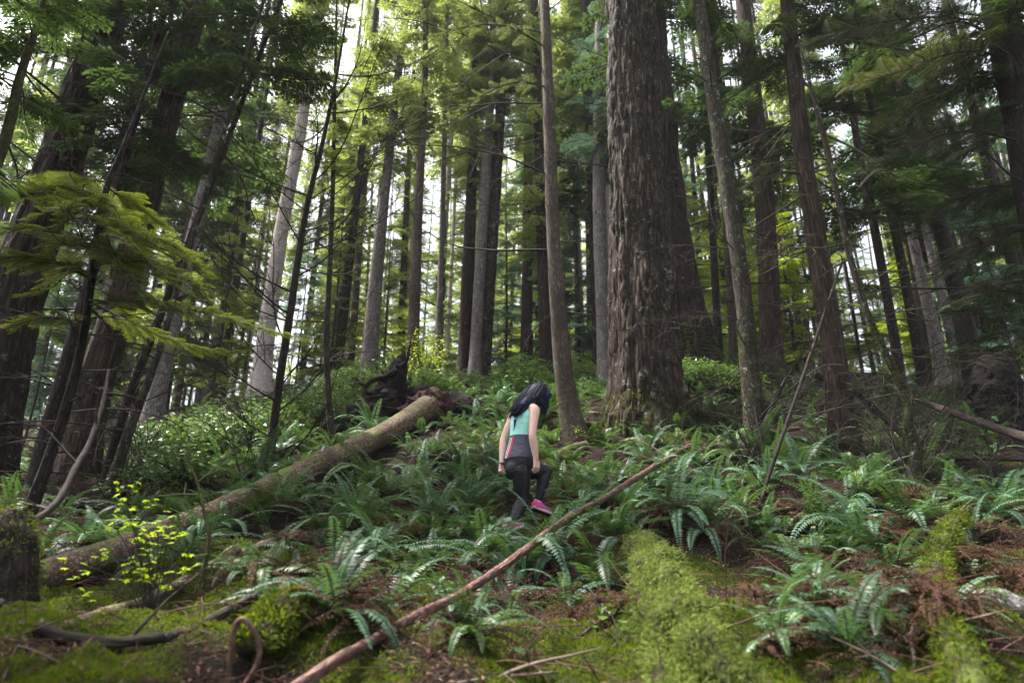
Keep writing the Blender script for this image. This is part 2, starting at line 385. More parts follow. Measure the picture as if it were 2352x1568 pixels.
# ------------------------------------------------------------------ ground sheet
xs = np.concatenate([-np.geomspace(150, 9.2, 26), np.arange(-9, 9.01, .055), np.geomspace(9.2, 150, 26)])
ys = np.concatenate([[-150, -80, -40, -20, -10, -6, -3], np.arange(-1.5, 2, .2), np.arange(2.1, 9, .05), np.arange(9, 20, .12), np.geomspace(20.3, 170, 30)])
GX, GY = np.meshgrid(xs, ys); gz = H(GX.ravel(), GY.ravel())
gv = np.stack([GX.ravel(), GY.ravel(), gz], 1); nx = len(xs)
gi = (np.arange(len(ys) - 1)[:, None] * nx + np.arange(nx - 1)[None, :])
gq = np.stack([gi, gi + 1, gi + nx + 1, gi + nx], -1).reshape(-1, 4)
g = MB(); g.add(gv, gq, tint=mossy(gv[:, 0], gv[:, 1]), bk=gv)
tag(g.build('ground', M['ground']), kind='structure', label='mossy forest floor rising up a slope')
# ------------------------------------------------------------------ foliage building blocks
def leaflets(mb, base, dirv, L, W, nrmv, tint, droop=0.0, mat=0, n2=False):
    """many kite-shaped leaflets at once; base (n,3), dirv (n,3), L,W (n,), nrmv (n,3)"""
    base = np.asarray(base); d = nrm(dirv); s = nrm(np.cross(nrmv, d)); L = np.asarray(L)[:, None]; W = np.asarray(W)[:, None]
    up = nrm(np.cross(d, s))
    mid = base + d * L * .42 ; tip = base + d * L - up * L * droop
    V = np.stack([base, mid + s * W * .5, tip, mid - s * W * .5], 1).reshape(-1, 3)
    k = np.arange(len(base))[:, None] * 4
    mb.add(V, k + np.array([[0, 1, 2, 3]]), None, mat, np.repeat(tint, 4))

def spray(seed, ntw=16, nleaf=5, llen=.09, wid=.03, arch=.22, twl=.38, wood=True, sub=False, fill=1.0):
    """one flat conifer branch of unit length along +X"""
    r = np.random.default_rng(seed); mb = MB()
    ax = lambda u: np.stack([u, .04 * np.sin(u * 5 + seed), .10 * u - arch * u ** 2], -1)
    B = []; D = []; LL = []; T = []
    for side in (-1, 1):
        for i in range(ntw):
            if r.random() > fill: continue
            u = .1 + .88 * (i + r.random() * .8) / ntw
            l = twl * ((1 - u) ** .75 + .12) * (.7 + .5 * r.random()) * min(1, .35 + u * 2)
            a = R_(48 + 18 * r.random()); o = ax(np.array(u))
            d = np.array([math.cos(a), side * math.sin(a), -.15 - .25 * r.random()])
            k = max(2, int(nleaf * (l / twl * .8 + .4)))
            for j in range(k):
                v = (j + .6) / k; p = o + d * l * v + np.array([0, 0, -.10 * l * v * v])
                for s2 in (-1, 1):
                    dd = d + np.cross([0, 0, 1], d) * s2 * (.9 + .3 * r.random()) + np.array([0, 0, (r.random() - .6) * .35])
                    B.append(p); D.append(dd); LL.append(llen * (1.15 - .6 * v) * (.7 + .6 * r.random())); T.append(r.random() * .5 + .35 * v)
            B.append(o + d * l * .9); D.append(d); LL.append(llen); T.append(.9)
            if wood and sub: tube(mb, spline([list(o) + [.005], list(o + d * l) + [.002]], 2), 3, 1, caps=False)
    B = np.array(B); D = np.array(D); N = np.array([0, 0, 1.]) + (r.random((len(B), 3)) - .5) * .7
    LL = np.array(LL); leaflets(mb, B, D, LL, LL * wid / .09 * 1.0, N, np.array(T), .1)
    if wood:
        u = np.linspace(0, 1, 7); p = ax(u); tube(mb, np.column_stack([p, .012 * (1 - u) + .003]), 3, 1, caps=False)
    return mb

def rotz(a): c, s = math.cos(a), math.sin(a); return np.array([[c, -s, 0], [s, c, 0], [0, 0, 1.]])
def roty(a): c, s = math.cos(a), math.sin(a); return np.array([[c, 0, s], [0, 1, 0], [-s, 0, c]])
def rotx(a): c, s = math.cos(a), math.sin(a); return np.array([[1, 0, 0], [0, c, -s], [0, s, c]])

SP_FAR = [spray(s, 12, 4, .125, .042, .25) for s in (1, 2, 3)]
SP_MID = [spray(s, 15, 5, .105, .036, .25) for s in (4, 5, 6)]
SP_NEAR = [spray(s, 30, 10, .040, .010, .22, sub=True) for s in (7, 8, 9)]

def crown(seed, Hc, Rm, nb, sprays, gap=.35, low=.25, taper=.8, azr=None):
    r = np.random.default_rng(seed); mb = MB()
    for i in range(nb):
        u = (i + r.random()) / nb; az = r.random() * 2 * math.pi
        if azr: az = azr[0] + (azr[1] - azr[0]) * r.random()
        if _hash(int(u * 14), int(az * 1.2), seed) < gap: continue
        R = Rm * max(.12, (1 - u) ** taper) * (.55 + .5 * r.random()) * min(1, low + u * 6)
        Mx = rotz(az) @ roty(R_(-18 * u + 16 * r.random() - 2)) @ rotx((r.random() - .5) * .7) * R
        mb.merge(sprays[i % len(sprays)], Mx, np.array([0, 0, u * Hc]), (r.random() - .5) * .5)
    return mb
# ------------------------------------------------------------------ named trees
WK = .93
def trunk_path(ctrl, Y, top_extra=10.0, n=80, bury=.5, lean_keep=1.0):
    """ctrl: frame (x, y, width) from top to base -> world centreline with radii"""
    pts = []
    for (a, b, wd) in ctrl:
        p = P(a, b, Y); pts.append([p[0], p[1], p[2], wd * WK / 2 * depth(a, b, Y) / F])
    pts = np.array(pts[::-1])                     # base first
    d = pts[-1, :3] - pts[-2, :3]; d = d / abs(d[2])
    r_ = pts[-1, 3]
    ext = [np.append(pts[-1, :3] + d * top_extra * k, r_ * (1 - .75 * k)) for k in (.35, .7, 1.0)]
    base = pts[0].copy(); base[:3] = base[:3] - (pts[1, :3] - pts[0, :3]) / abs(pts[1, 2] - pts[0, 2] + 1e-6) * bury
    return spline(np.vstack([base[None], pts, np.array(ext)]), n)

def limb(mb, start, d, L, r0, droop=.1, curl=.3, sides=5, nseg=14, subs=0, seed=0, mat=0, subr=.45, subl=.4, up=0.0, lv=1):
    """a dead or living branch with side twigs"""
    r = np.random.default_rng(seed); d = nrm(np.array(d, float)); p = np.array(start, float); pts = [np.append(p, r0)]
    side = nrm(np.cross(d, [0, 0, 1.0]) + 1e-6); ph = r.random() * 6
    for i in range(nseg):
        u = (i + 1) / nseg
        d = nrm(d + side * curl * .22 * math.sin(ph + u * 5) * .6 + np.array([0, 0, (-droop + up * u) * .25]) + (r.random(3) - .5) * .10)
        p = p + d * L / nseg; pts.append(np.append(p, r0 * (1 - u) ** .8 + .0012))
    pts = np.array(pts); tube(mb, pts, sides, mat, caps=False)
    for k in range(subs):
        i = int((.15 + .8 * r.random()) * nseg); b = pts[i]; dd = nrm(pts[min(i + 1, nseg), :3] - b[:3])
        dd = nrm(dd + (r.random(3) - .5) * 1.7)
        limb(mb, b[:3], dd, L * subl * (.4 + .8 * r.random()) * (1.1 - i / nseg), b[3] * subr + .0012, droop * .5, curl * 1.3, 3, 7, 2 if (lv and subs > 3) else 0, seed * 31 + k, mat, .6, .4, up, 0)
    return pts

def make_trunk_tree(name, label, cat, ctrl, Y, bark, amp=.02, freq=9, sides=40, n=120, top=10, ridges=False, lobes=0, lobe_amp=0, flare_h=.6, group=None, flare=.35):
    path = trunk_path(ctrl, Y, top, n)
    zb = h1(path[0, 0], Y)
    hgt = path[:, 2] - zb; path[:, 3] *= 1 + flare * np.exp(-np.clip(hgt, 0, None) / .25)
    org = np.array([path[0, 0], Y, zb])
    root = empty(name, org, label, cat, group)
    mb = MB(); f = ridged(amp, freq, len(label), lobes=lobes, lobe_amp=lobe_amp, flare_h=flare_h) if ridges else rdisp(amp, freq, len(label))
    tube(mb, path, sides, disp=f)
    tr = mb.build('trunk', M[bark], origin=org); tr.parent = root; tr.location = (0, 0, 0)
    return root, path, org
def add_limbs(root, path, org, specs, mat='twig', name='branch'):
    """specs: (frame y where it leaves the trunk or height fraction, dir, length, radius, subs, seed, up, droop)"""
    for s in specs:
        i = int(np.argmin(np.abs(path[:, 2] - s[0])))
        mb = MB(); d = np.array(s[1], float)
        limb(mb, path[i, :3] + nrm(d) * path[i, 3] * .6, d, s[2], s[3], s[7] if len(s) > 7 else .1, .4, 5, 16, s[4], s[5], up=s[6] if len(s) > 6 else 0)
        o = mb.build(name, M[mat], origin=org); o.parent = root; o.location = (0, 0, 0)
def zat(px, py, Y): return P(px, py, Y)[2]
def auto_limbs(root, path, org, z0, z1, n, L, r0, seed, subs=4, mat='twig', az=(0, 6.28), up=.1, droop=.1):
    r = np.random.default_rng(seed); sp_ = []
    for k in range(n):
        a = az[0] + (az[1] - az[0]) * r.random()
        sp_.append((z0 + (z1 - z0) * (k + r.random()) / n, (math.cos(a), math.sin(a), .15 + (r.random() - .5) * .5), L * (.5 + .7 * r.random()), r0 * (.6 + .6 * r.random()), subs, seed * 100 + k, up * (r.random() * 2 - .5), droop))
    add_limbs(root, path, org, sp_, mat)
def add_crown(root, mb_or_me, z, mats, name='crown', rz=0.0, sc=1.0, dx=0, dy=0):
    me = mb_or_me if isinstance(mb_or_me, bpy.types.Mesh) else mb_or_me.mesh(name, mats)
    return linkmesh(name, me, root, (dx, dy, z), (0, 0, rz), (sc, sc, sc))

TR = {}
def T(key, *a, **k): TR[key] = make_trunk_tree(*a, **k); return TR[key]
T('big', 'douglas_fir', 'huge old fir with deeply furrowed brown bark and mossy flared base beside the walker', 'tree',
  [(1447,0,117),(1455,250,128),(1466,500,142),(1476,700,164),(1481,850,184),(1483,930,196),(1482,990,206)], 10.3, 'bark_fir',
  amp=.12, freq=8.0, sides=320, n=640, top=14, ridges=True, lobes=6, lobe_amp=.30, flare_h=.38, flare=.12)
T('big2', 'douglas_fir', 'dark reddish fir trunk leaning just behind the huge furrowed fir', 'tree',
  [(1478,0,86),(1508,300,96),(1530,500,108),(1572,750,129),(1590,850,150)], 13.2, 'bark_red',
  amp=.10, freq=7, sides=140, n=260, top=14, ridges=True, lobes=5, lobe_amp=.2, flare_h=.5, flare=.2)
T('slim', 'hemlock_tree', 'slim brown trunk with bare side branches, between the walker and the huge fir', 'tree',
  [(1251,0,23),(1257,150,25),(1262,300,29),(1272,560,34),(1284,740,40),(1297,870,47),(1312,960,54),(1322,1015,62)], 9.4, 'bark_brown', amp=.012, freq=14, sides=48, n=240)
T('pale', 'alder_tree', 'pale pinkish white trunk leaning, tallest pale one left of the root plate', 'tree',
  [(742,0,20),(722,90,23),(690,300,28),(655,480,33),(633,620,36),(610,780,43),(598,900,51)], 16.8, 'bark_pale', amp=.012, freq=9)
T('pale2', 'alder_tree', 'pale white trunk with reddish dark lower bark behind the horn of the root plate', 'tree',
  [(937,0,17),(921,120,19),(900,300,22),(884,440,25),(872,560,29),(858,700,36),(846,870,42)], 18, 'bark_grey', amp=.012, freq=9)
T('knot', 'hemlock_tree', 'slender knotty brown trunk rising just behind the root plate horn', 'tree',
  [(978,0,12),(975,200,16),(962,450,22),(954,650,27),(949,800,30),(947,880,33)], 16.5, 'bark_brown', amp=.012, freq=9)
T('trio1', 'hemlock_tree', 'reddish brown trunk, first of three trunks close together in the centre', 'tree',
  [(1092,0,13),(1090,200,15),(1082,450,26),(1074,650,32),(1066,870,36)], 18, 'bark_red', amp=.015, freq=9)
T('trio2', 'hemlock_tree', 'smooth grey trunk, middle one of three trunks close together in the centre', 'tree',
  [(1135,0,15),(1126,250,20),(1110,500,26),(1098,700,28),(1090,860,29)], 17.5, 'bark_grey', amp=.008, freq=9)
T('trio3', 'douglas_fir', 'purplish rough barked trunk, last of three trunks close together in the centre', 'tree',
  [(1160,0,20),(1152,200,24),(1134,480,32),(1120,680,36),(1108,860,40)], 17.8, 'bark_fir', amp=.03, freq=12, ridges=True)
T('back_slim', 'hemlock_tree', 'dark reddish trunk half hidden behind the slim brown trunk', 'tree',
  [(1228,0,18),(1236,300,22),(1246,600,28),(1252,760,31),(1256,880,35)], 17, 'bark_red', amp=.012, freq=9)
T('purple1', 'hemlock_tree', 'grey purple trunk close against the left side of the huge fir', 'tree',
  [(1378,0,22),(1376,250,28),(1377,500,33),(1386,700,38),(1395,890,46)], 15, 'bark_grey', amp=.012, freq=9)
T('purple2', 'hemlock_tree', 'thin grey trunk left of the huge fir and its purple grey neighbour', 'tree',
  [(1344,0,20),(1352,250,24),(1362,450,26),(1372,700,30),(1380,880,32)], 18, 'bark_dark', amp=.012, freq=9)
T('mossy1', 'hemlock_tree', 'mossy flaking trunk curving up, first trunk right of the two huge firs', 'tree',
  [(1606,0,28),(1626,150,31),(1650,300,36),(1674,450,38),(1694,580,40),(1712,720,42),(1722,850,46),(1734,960,52),(1740,1045,62)], 8.9, 'bark_mossy', amp=.02, freq=16, sides=48, n=240)
T('brown1', 'cedar_tree', 'straight brown cedar trunk with stringy bark behind the mossy curving trunk', 'tree',
  [(1706,0,34),(1728,200,38),(1745,350,42),(1758,500,47),(1766,650,51),(1771,800,57),(1774,870,70)], 15.2, 'bark_shaggy', amp=.02, freq=10)
T('cedar', 'cedar_tree', 'tall cedar trunk in the right half with fluted stringy bark and wide foot', 'tree',
  [(1808,0,33),(1828,200,39),(1848,380,43),(1868,500,46),(1888,640,50),(1908,760,53),(1924,880,59),(1936,980,68),(1942,1050,81)], 9.3, 'bark_shaggy', amp=.025, freq=12, sides=56, n=240, flare=.2)
T('right3', 'hemlock_tree', 'dark straight trunk far right leaning inward above the black stump', 'tree',
  [(2030,0,22),(2062,150,24),(2092,280,27),(2130,420,31),(2170,560,36),(2205,700,42),(2236,840,52)], 15, 'bark_dark', amp=.015, freq=10)
T('corner', 'douglas_fir', 'dark trunk crossing the upper right corner', 'tree',
  [(2292,0,72),(2335,200,78),(2372,400,84),(2410,620,92),(2450,900,105)], 7.5, 'bark_dark', amp=.03, freq=10, sides=56)
T('left1', 'douglas_fir', 'massive dark leaning trunk at the left with furrowed bark', 'tree',
  [(262,0,77),(218,140,85),(170,280,94),(122,420,103),(72,560,114),(30,700,125),(0,820,134),(-30,980,145),(-50,1100,156)], 9, 'bark_red', amp=.07, freq=9, sides=140, n=320, ridges=True, flare=.2)
T('left2', 'cedar_tree', 'shaggy reddish leaning trunk behind the drooping yellow green branch', 'tree',
  [(455,0,49),(420,130,53),(382,280,56),(345,430,61),(308,560,66),(262,740,75),(215,900,83),(180,1050,92),(160,1140,105)], 9.2, 'bark_shaggy', amp=.05, freq=12, sides=80, n=260)
T('left3', 'hemlock_tree', 'pinkish trunk showing below the yellow green branch, right of the shaggy trunk', 'tree',
  [(560,0,19),(524,190,23),(492,330,26),(462,470,30),(420,640,35),(385,790,40),(362,900,45),(345,1000,54)], 14, 'bark_grey', amp=.02, freq=10)
T('left4', 'hemlock_tree', 'dark smooth trunk low at the left edge, under the massive leaning trunk', 'tree',
  [(330,200,18),(262,450,22),(190,700,27),(140,880,31),(100,1020,35),(78,1130,40)], 8.2, 'bark_dark', amp=.015, freq=9)
T('left5', 'alder_tree', 'dark smooth stem leaning right between the two big left trunks', 'tree',
  [(520,330,13),(440,540,16),(370,720,18),(300,900,20),(255,1050,23),(240,1150,28)], 8.4, 'bark_dark', amp=.01, freq=9)
T('left6', 'alder_tree', 'mossy greenish stem left of the fallen log near the salal bushes', 'tree',
  [(420,620,14),(360,820,18),(300,980,22),(268,1080,27),(245,1165,34)], 7.9, 'bark_mossy', amp=.012, freq=9)
T('thin1', 'hemlock_sapling', 'thin dark sapling with upswept bare branches, standing behind the fallen log', 'tree',
  [(792,60,6),(770,190,8),(738,340,11),(706,470,14),(684,600,16),(664,740,18),(644,860,20),(628,980,20),(614,1090,24)], 8.9, 'bark_dark', amp=.006, freq=16, sides=20, top=2)
T('thin2', 'hemlock_sapling', 'thin straight pole sapling with short dead twigs right of the upswept sapling', 'tree',
  [(772,60,6),(768,250,9),(764,450,11),(757,620,13),(750,780,15),(756,930,16),(768,1035,18)], 9.3, 'bark_mossy', amp=.005, freq=16, sides=20, top=2)
T('leftthin', 'vine_maple', 'mossy crooked stem climbing at the upper left edge', 'tree',
  [(100,0,12),(78,80,16),(45,180,20),(18,300,24),(-30,450,26),(-80,700,30),(-120,1000,36)], 5.5, 'twig_moss', amp=.008, freq=16, sides=20)
T('crook', 'vine_maple', 'crooked yellow mossy stem bending down beside the tall cedar on the right', 'tree',
  [(1870,230,10),(1896,330,12),(1925,460,14),(1950,580,15),(1985,700,16),(2028,800,16),(2062,870,18),(2088,925,20),(2086,975,20),(2104,1030,21),(2098,1070,22),(2084,1120,30)], 7.6, 'bark_mossy', amp=.012, freq=16, sides=24, top=1)
T('rb1', 'hemlock_tree', 'thin dark trunk behind the crooked mossy stem', 'tree',
  [(1942,150,13),(1968,320,17),(2000,480,20),(2030,640,22),(2058,800,24),(2068,880,28)], 13, 'bark_dark', amp=.01, freq=10)
T('rb2', 'hemlock_tree', 'thin dark trunk second from the crooked mossy stem toward the black stump', 'tree',
  [(1985,150,14),(2015,320,17),(2045,480,20),(2078,640,23),(2108,800,25),(2120,880,28)], 14, 'bark_dark', amp=.01, freq=10)
T('rb3', 'hemlock_tree', 'pale grey purple trunk low between thin dark trunks at the right', 'tree',
  [(2040,300,14),(2085,500,20),(2120,650,26),(2145,760,29),(2165,880,33)], 17, 'bark_grey', amp=.01, freq=10)
T('rb4', 'hemlock_tree', 'paler grey trunk just before the dark straight inward leaning trunk at the right', 'tree',
  [(2080,300,12),(2120,500,16),(2155,650,20),(2182,760,22),(2205,880,26)], 18, 'bark_grey', amp=.01, freq=10)
T('gap1', 'hemlock_tree', 'thin dark trunk between the huge firs and the mossy curving trunk', 'tree',
  [(1618,200,14),(1630,400,16),(1640,600,18),(1650,780,20),(1655,870,24)], 17, 'bark_dark', amp=.01, freq=10)
T('gap2', 'hemlock_tree', 'grey brown trunk tight behind the mossy curving trunk', 'tree',
  [(1640,100,20),(1656,300,24),(1672,500,28),(1684,680,32),(1694,860,36)], 16, 'bark_shaggy', amp=.01, freq=10)

# bare side branches
root, path, org = TR['slim']
z = lambda y: zat(1262, y, 9.4)
add_limbs(root, path, org, [
 (z(575), (-1, .1, .18), 2.9, .022, 5, 11, .35, .0), (z(405), (-1, -.2, .45), 3.6, .017, 6, 12, -.55, .0), (z(235), (-1, .1, .15), 3.4, .015, 6, 13, -.35, .0),
 (z(160), (-1, -.1, .30), 3.8, .014, 6, 14, -.55, -.05), (z(80), (-1, 0, .25), 3.6, .013, 7, 15, -.3, .0), (z(310), (-1, .2, -.25), 3.0, .012, 7, 16, -.1, .05),
 (z(720), (-1, -.1, -.55), .9, .010, 3, 17, .0, .2), (z(715), (1, .2, .02), .75, .012, 1, 18, 0, 0), (z(560), (1, .5, .35), 1.1, .008, 4, 19, 0, .1),
 (z(460), (-1, -.3, -.1), 1.8, .008, 5, 20, .4, .2), (z(640), (1, .3, -.2), .8, .006, 3, 21, 0, .1), (z(30), (1, -.2, .6), 1.2, .010, 4, 22, .2, 0),
 (z(350), (-1, .3, -.5), 2.2, .009, 6, 23, .2, 0), (z(480), (-1, -.3, -.35), 1.7, .007, 5, 24, .3, 0)])
for key, sd, z0, z1, n, L, r0, sub in [('thin1', 31, 2.6, 9, 34, 2.7, .012, 9), ('thin2', 32, 3.0, 9, 30, 1.5, .007, 5), ('left1', 54, 4, 9, 12, 3.2, .02, 8), ('knot', 33, 7, 14, 14, 1.4, .014, 4),
        ('mossy1', 34, 2.5, 9, 20, 2.0, .010, 7), ('cedar', 35, 2.4, 9, 24, 2.6, .014, 8), ('crook', 36, 2.4, 6.5, 16, 1.5, .010, 6), ('rb1', 37, 4, 12, 12, 1.8, .012, 5), ('rb2', 38, 4, 12, 12, 1.9, .012, 5),
        ('right3', 39, 5, 14, 14, 2.4, .016, 6), ('brown1', 40, 5, 14, 14, 1.9, .015, 4), ('left5', 41, 2, 8, 20, 2.4, .012, 8), ('left6', 42, 2, 5, 10, 1.4, .008, 6), ('left2', 43, 3, 9, 14, 2.0, .014, 6),
        ('left4', 44, 2, 7, 10, 1.4, .010, 5), ('leftthin', 45, 2, 8, 14, 1.9, .012, 6), ('pale', 46, 8, 18, 12, 1.5, .014, 3), ('big2', 47, 6, 13, 10, 2.6, .022, 5), ('trio1', 48, 8, 18, 8, 1.6, .014, 3),
        ('left3', 49, 5, 14, 12, 2.0, .014, 5), ('gap1', 50, 6, 14, 10, 1.8, .012, 4), ('purple2', 51, 7, 15, 10, 1.8, .013, 4), ('corner', 52, 4, 9, 8, 2.2, .018, 5), ('back_slim', 53, 6, 15, 9, 1.5, .012, 3)]:
    root, path, org = TR[key]
    az = {'thin1': (-.6, 6.28), 'corner': (2.2, 4.1)}.get(key, (0, 6.28))
    auto_limbs(root, path, org, z0, z1, n, L, r0, sd, sub, 'twig_moss' if key in ('crook', 'leftthin') else 'twig', az, .25 if key == 'thin1' else .1, -.25 if key == 'thin1' else .1)

for key, pts, r0, sd in [('cedar', [(1825,20,9.3),(1950,60,8.6),(2080,130,8.2),(2200,210,8)], .03, 61), ('cedar', [(1830,95,9.3),(1960,95,8.8),(2100,120,8.4),(2250,150,8.2),(2330,140,8.0)], .03, 62), ('corner', [(2300,95,7.5),(2200,50,7.4),(2080,95,7.4),(1930,130,7.6)], .025, 63),
        ('cedar', [(1850,290,9.3),(1960,340,8.6),(2070,410,8.2),(2190,430,8.0),(2290,440,7.9)], .026, 64), ('cedar', [(1838,180,9.3),(1940,280,8.8),(2040,330,8.4)], .022, 65), ('mossy1', [(1700,590,8.9),(1640,520,8.6),(1600,450,8.4)], .01, 66), ('crook', [(1938,560,7.6),(1880,570,7.4),(1800,572,7.3),(1700,610,7.2)], .013, 67),
        ('mossy1', [(1712,740,8.9),(1640,720,8.6),(1560,745,8.3)], .008, 68), ('thin1', [(690,560,8.9),(600,400,8.4),(520,250,8),(430,120,7.8)], .012, 69), ('thin1', [(664,740,8.9),(560,690,8.4),(470,560,8),(430,430,7.8)], .011, 70), ('thin1', [(710,460,8.9),(800,400,8.5),(900,330,8.3),(1010,310,8.2)], .011, 71), ('thin1', [(735,360,8.9),(620,300,8.4),(480,270,8.2)], .010, 72),
        ('thin1', [(640,880,8.9),(730,800,8.6),(830,770,8.4)], .007, 73), ('thin1', [(652,790,8.9),(560,800,8.4),(450,850,8.1),(400,880,8)], .008, 74), ('crook', [(2030,800,7.6),(2110,820,7.4),(2180,800,7.3),(2260,830,7.2)], .012, 75), ('crook', [(2080,925,7.6),(2130,900,7.5),(2190,850,7.4)], .012, 76)]:
    root, path, org = TR[key]; mb = MB(); p = spline([list(P(a, b, c)) for a, b, c in pts], 40); tube(mb, np.column_stack([p, np.linspace(r0, .003, 40)]), 6, caps=False); r = np.random.default_rng(sd)
    for k in range(9):
        i = int(4 + 33 * r.random()); d = nrm(p[i + 1 if i < 39 else i] - p[i - 1]) + (r.random(3) - .5) * 1.6
        limb(mb, p[i], d, .3 + .7 * r.random(), .005, .05, .6, 3, 8, 3, sd * 40 + k)
    o = mb.build('branch', M['twig_moss' if key in ('cedar', 'crook', 'corner') else 'twig'], origin=org); o.parent = root; o.location = (0, 0, 0)
# ------------------------------------------------------------------ crowns for the named trees
CF = [crown(100 + i, 20, 2.0, 220, SP_FAR, .40) .mesh('crown_far', [M['needle_far'], M['twig']]) for i in range(4)]
CB = [crown(120 + i, 18, 2.2, 85, SP_MID, .48).mesh('crown_blue', [M['needle_blue'], M['twig']]) for i in range(2)]
CD = [crown(140 + i, 16, 2.7, 92, SP_MID, .42, low=.5).mesh('crown_dark', [M['needle_dark'], M['twig']]) for i in range(3)]
CY = [crown(160 + i, 7, 1.5, 90, SP_MID, .25, low=.6, taper=.7).mesh('crown_young', [M['needle_far'], M['twig']]) for i in range(3)]
CYB = [crown(170 + i, 7, 1.6, 90, SP_MID, .25, low=.6, taper=.7).mesh('crown_young_blue', [M['needle_blue'], M['twig']]) for i in range(2)]
CL = [crown(180 + i, 5, 1.9, 60, SP_MID, .3, low=.8, taper=.5).mesh('crown_bright', [M['hemlock'], M['twig']]) for i in range(2)]
def crown_at(key, py, me, rz=0., sc=1., shift=0.):
    root, path, org = TR[key]
    px = 1176; zz = P(px, py, org[1])[2]
    i = int(np.argmin(np.abs(path[:, 2] - (zz + 3 * sc))))
    dx, dy = path[i, 0] - org[0], path[i, 1] - org[1]
    return add_crown(root, me, zz - org[2], None, rz=rz, sc=sc, dx=dx, dy=dy)
for key, py, me, rz, sc in [('pale', 330, CF[0], 0, .9), ('pale2', 420, CF[1], 1, .85), ('knot', 330, CF[2], 2, .75), ('trio1', 480, CF[3], 3, .8), ('trio2', 330, CF[0], 4, .7), ('trio3', 250, CF[1], 5, .8),
        ('back_slim', 640, CF[2], 1, .7), ('purple1', 420, CB[0], 2, .6), ('purple2', 500, CD[0], 3, .7), ('brown1', 420, CD[1], 0, .8), ('big2', 330, CD[2], 1, .9), ('right3', 420, CD[0], 2, .9), ('rb1', 560, CD[1], 4, .8),
        ('rb2', 500, CD[2], 5, .8), ('rb3', 380, CB[0], 1, .8), ('rb4', 420, CD[2], 2, .7), ('gap1', 400, CB[1], 3, .6), ('gap2', 360, CD[0], 0, .7), ('left3', 430, CD[1], 1, .9), ('left2', 200, CD[2], 2, .62), ('left1', 60, CD[0], 3, .8),
        ('corner', 260, CD[1], 2, .75), ('cedar', 150, CD[2], 5, .6), ('mossy1', 40, CD[0], 1, .4), ('left4', 420, CD[1], 1, .5), ('big', -420, CD[2], 1, 1.3), ('slim', -150, CF[3], 3, .6), ('left5', 300, CD[0], 4, .5), ('thin2', 420, CY[0], 1, .35), ('leftthin', 260, CD[2], 3, .35)]:
    crown_at(key, py, me, rz, sc)

# ------------------------------------------------------------------ forest beyond: individual trees, shared meshes
def far_trunk(seed, barkn, r0, Ht=30):
    r = np.random.default_rng(seed); a = r.random(4) - .5
    zz = np.linspace(-.6, Ht, 12)
    pth = np.column_stack([a[0] * .5 * np.sin(zz * .11 + a[2] * 6), a[1] * .5 * np.sin(zz * .09), zz, r0 * (1 - .8 * (zz.clip(0) / Ht)) + r0 * .4 * np.exp(-zz.clip(0) / .4)])
    mb = MB(); tube(mb, spline(pth, 60), 16, disp=rdisp(.02, 8, seed))
    for k in range(16):   # dead stubs
        h = 2 + 14 * r.random(); an = r.random() * 6.28
        limb(mb, (0, 0, h), (math.cos(an), math.sin(an), .1), .6 + 1.1 * r.random(), .016, .12, .4, 3, 7, 2, int(seed * 50 + k))
    return mb.mesh('trunk', [M[barkn]])
FT = [(far_trunk(s, b, r), b) for s, b, r in [(1, 'bark_grey', .16), (2, 'bark_brown', .19), (3, 'bark_pale', .15), (4, 'bark_red', .24), (5, 'bark_grey', .12), (6, 'bark_dark', .20), (7, 'bark_shaggy', .26)]]
taken = [(t[2][0], t[2][1]) for t in TR.values()]
rf = np.random.default_rng(21)
def zone(px):
    for lim, a in [(420, 'past the massive left trunk'), (760, 'around the pale pinkish trunk'), (1030, 'left of the three central trunks'),
                   (1400, 'between central trunks and huge fir'), (1760, 'right of the huge firs'), (9999, 'beyond the tall cedar')]:
        if px < lim: return a
KN = {'bark_grey': 'grey', 'bark_brown': 'brown', 'bark_pale': 'pale', 'bark_red': 'reddish', 'bark_dark': 'dark', 'bark_shaggy': 'stringy barked'}
nfar = 0; tries = 0
while nfar < 262 and tries < 14000:
    tries += 1
    Y = 19 + 42 * rf.random() ** .9; px = -150 + 2650 * rf.random(); x = (px - 1176) / F * Y * 1.02
    md = 1.1 if Y < 32 else 1.4
    if any((x - a) ** 2 + (Y - b) ** 2 < md ** 2 for a, b in taken): continue
    taken.append((x, Y)); nfar += 1
    side = px < 520 or px > 1700  # darker bark and needle colours here stand in for shaded frame sides
    k = (rf.choice([0, 2, 4, 0, 2, 1, 3]) if px < 1030 else rf.integers(0, len(FT))) if not side else rf.choice([0, 1, 5, 6, 5])
    me, b = FT[k]; zg = h1(x, Y)
    root = empty('conifer', (x, Y, zg), 'tall conifer with %s trunk far back, %s' % (KN[b], zone(px)), 'tree', 'tall conifers far back, %s trunks %s' % (KN[b], zone(px)))
    s = .7 + .35 * rf.random()
    linkmesh('trunk', me, root, (0, 0, 0), ((rf.random() - .5) * .06, (rf.random() - .5) * .06, rf.random() * 6.3), (s, s, 1))
    cm = CD[rf.integers(0, 3)] if side and rf.random() < .7 else (CB[rf.integers(0, 2)] if rf.random() < .25 else CF[rf.integers(0, 4)])
    linkmesh('crown', cm, root, (0, 0, 3.5 + 7.5 * rf.random()), (0, 0, rf.random() * 6.3), (s, s, s))
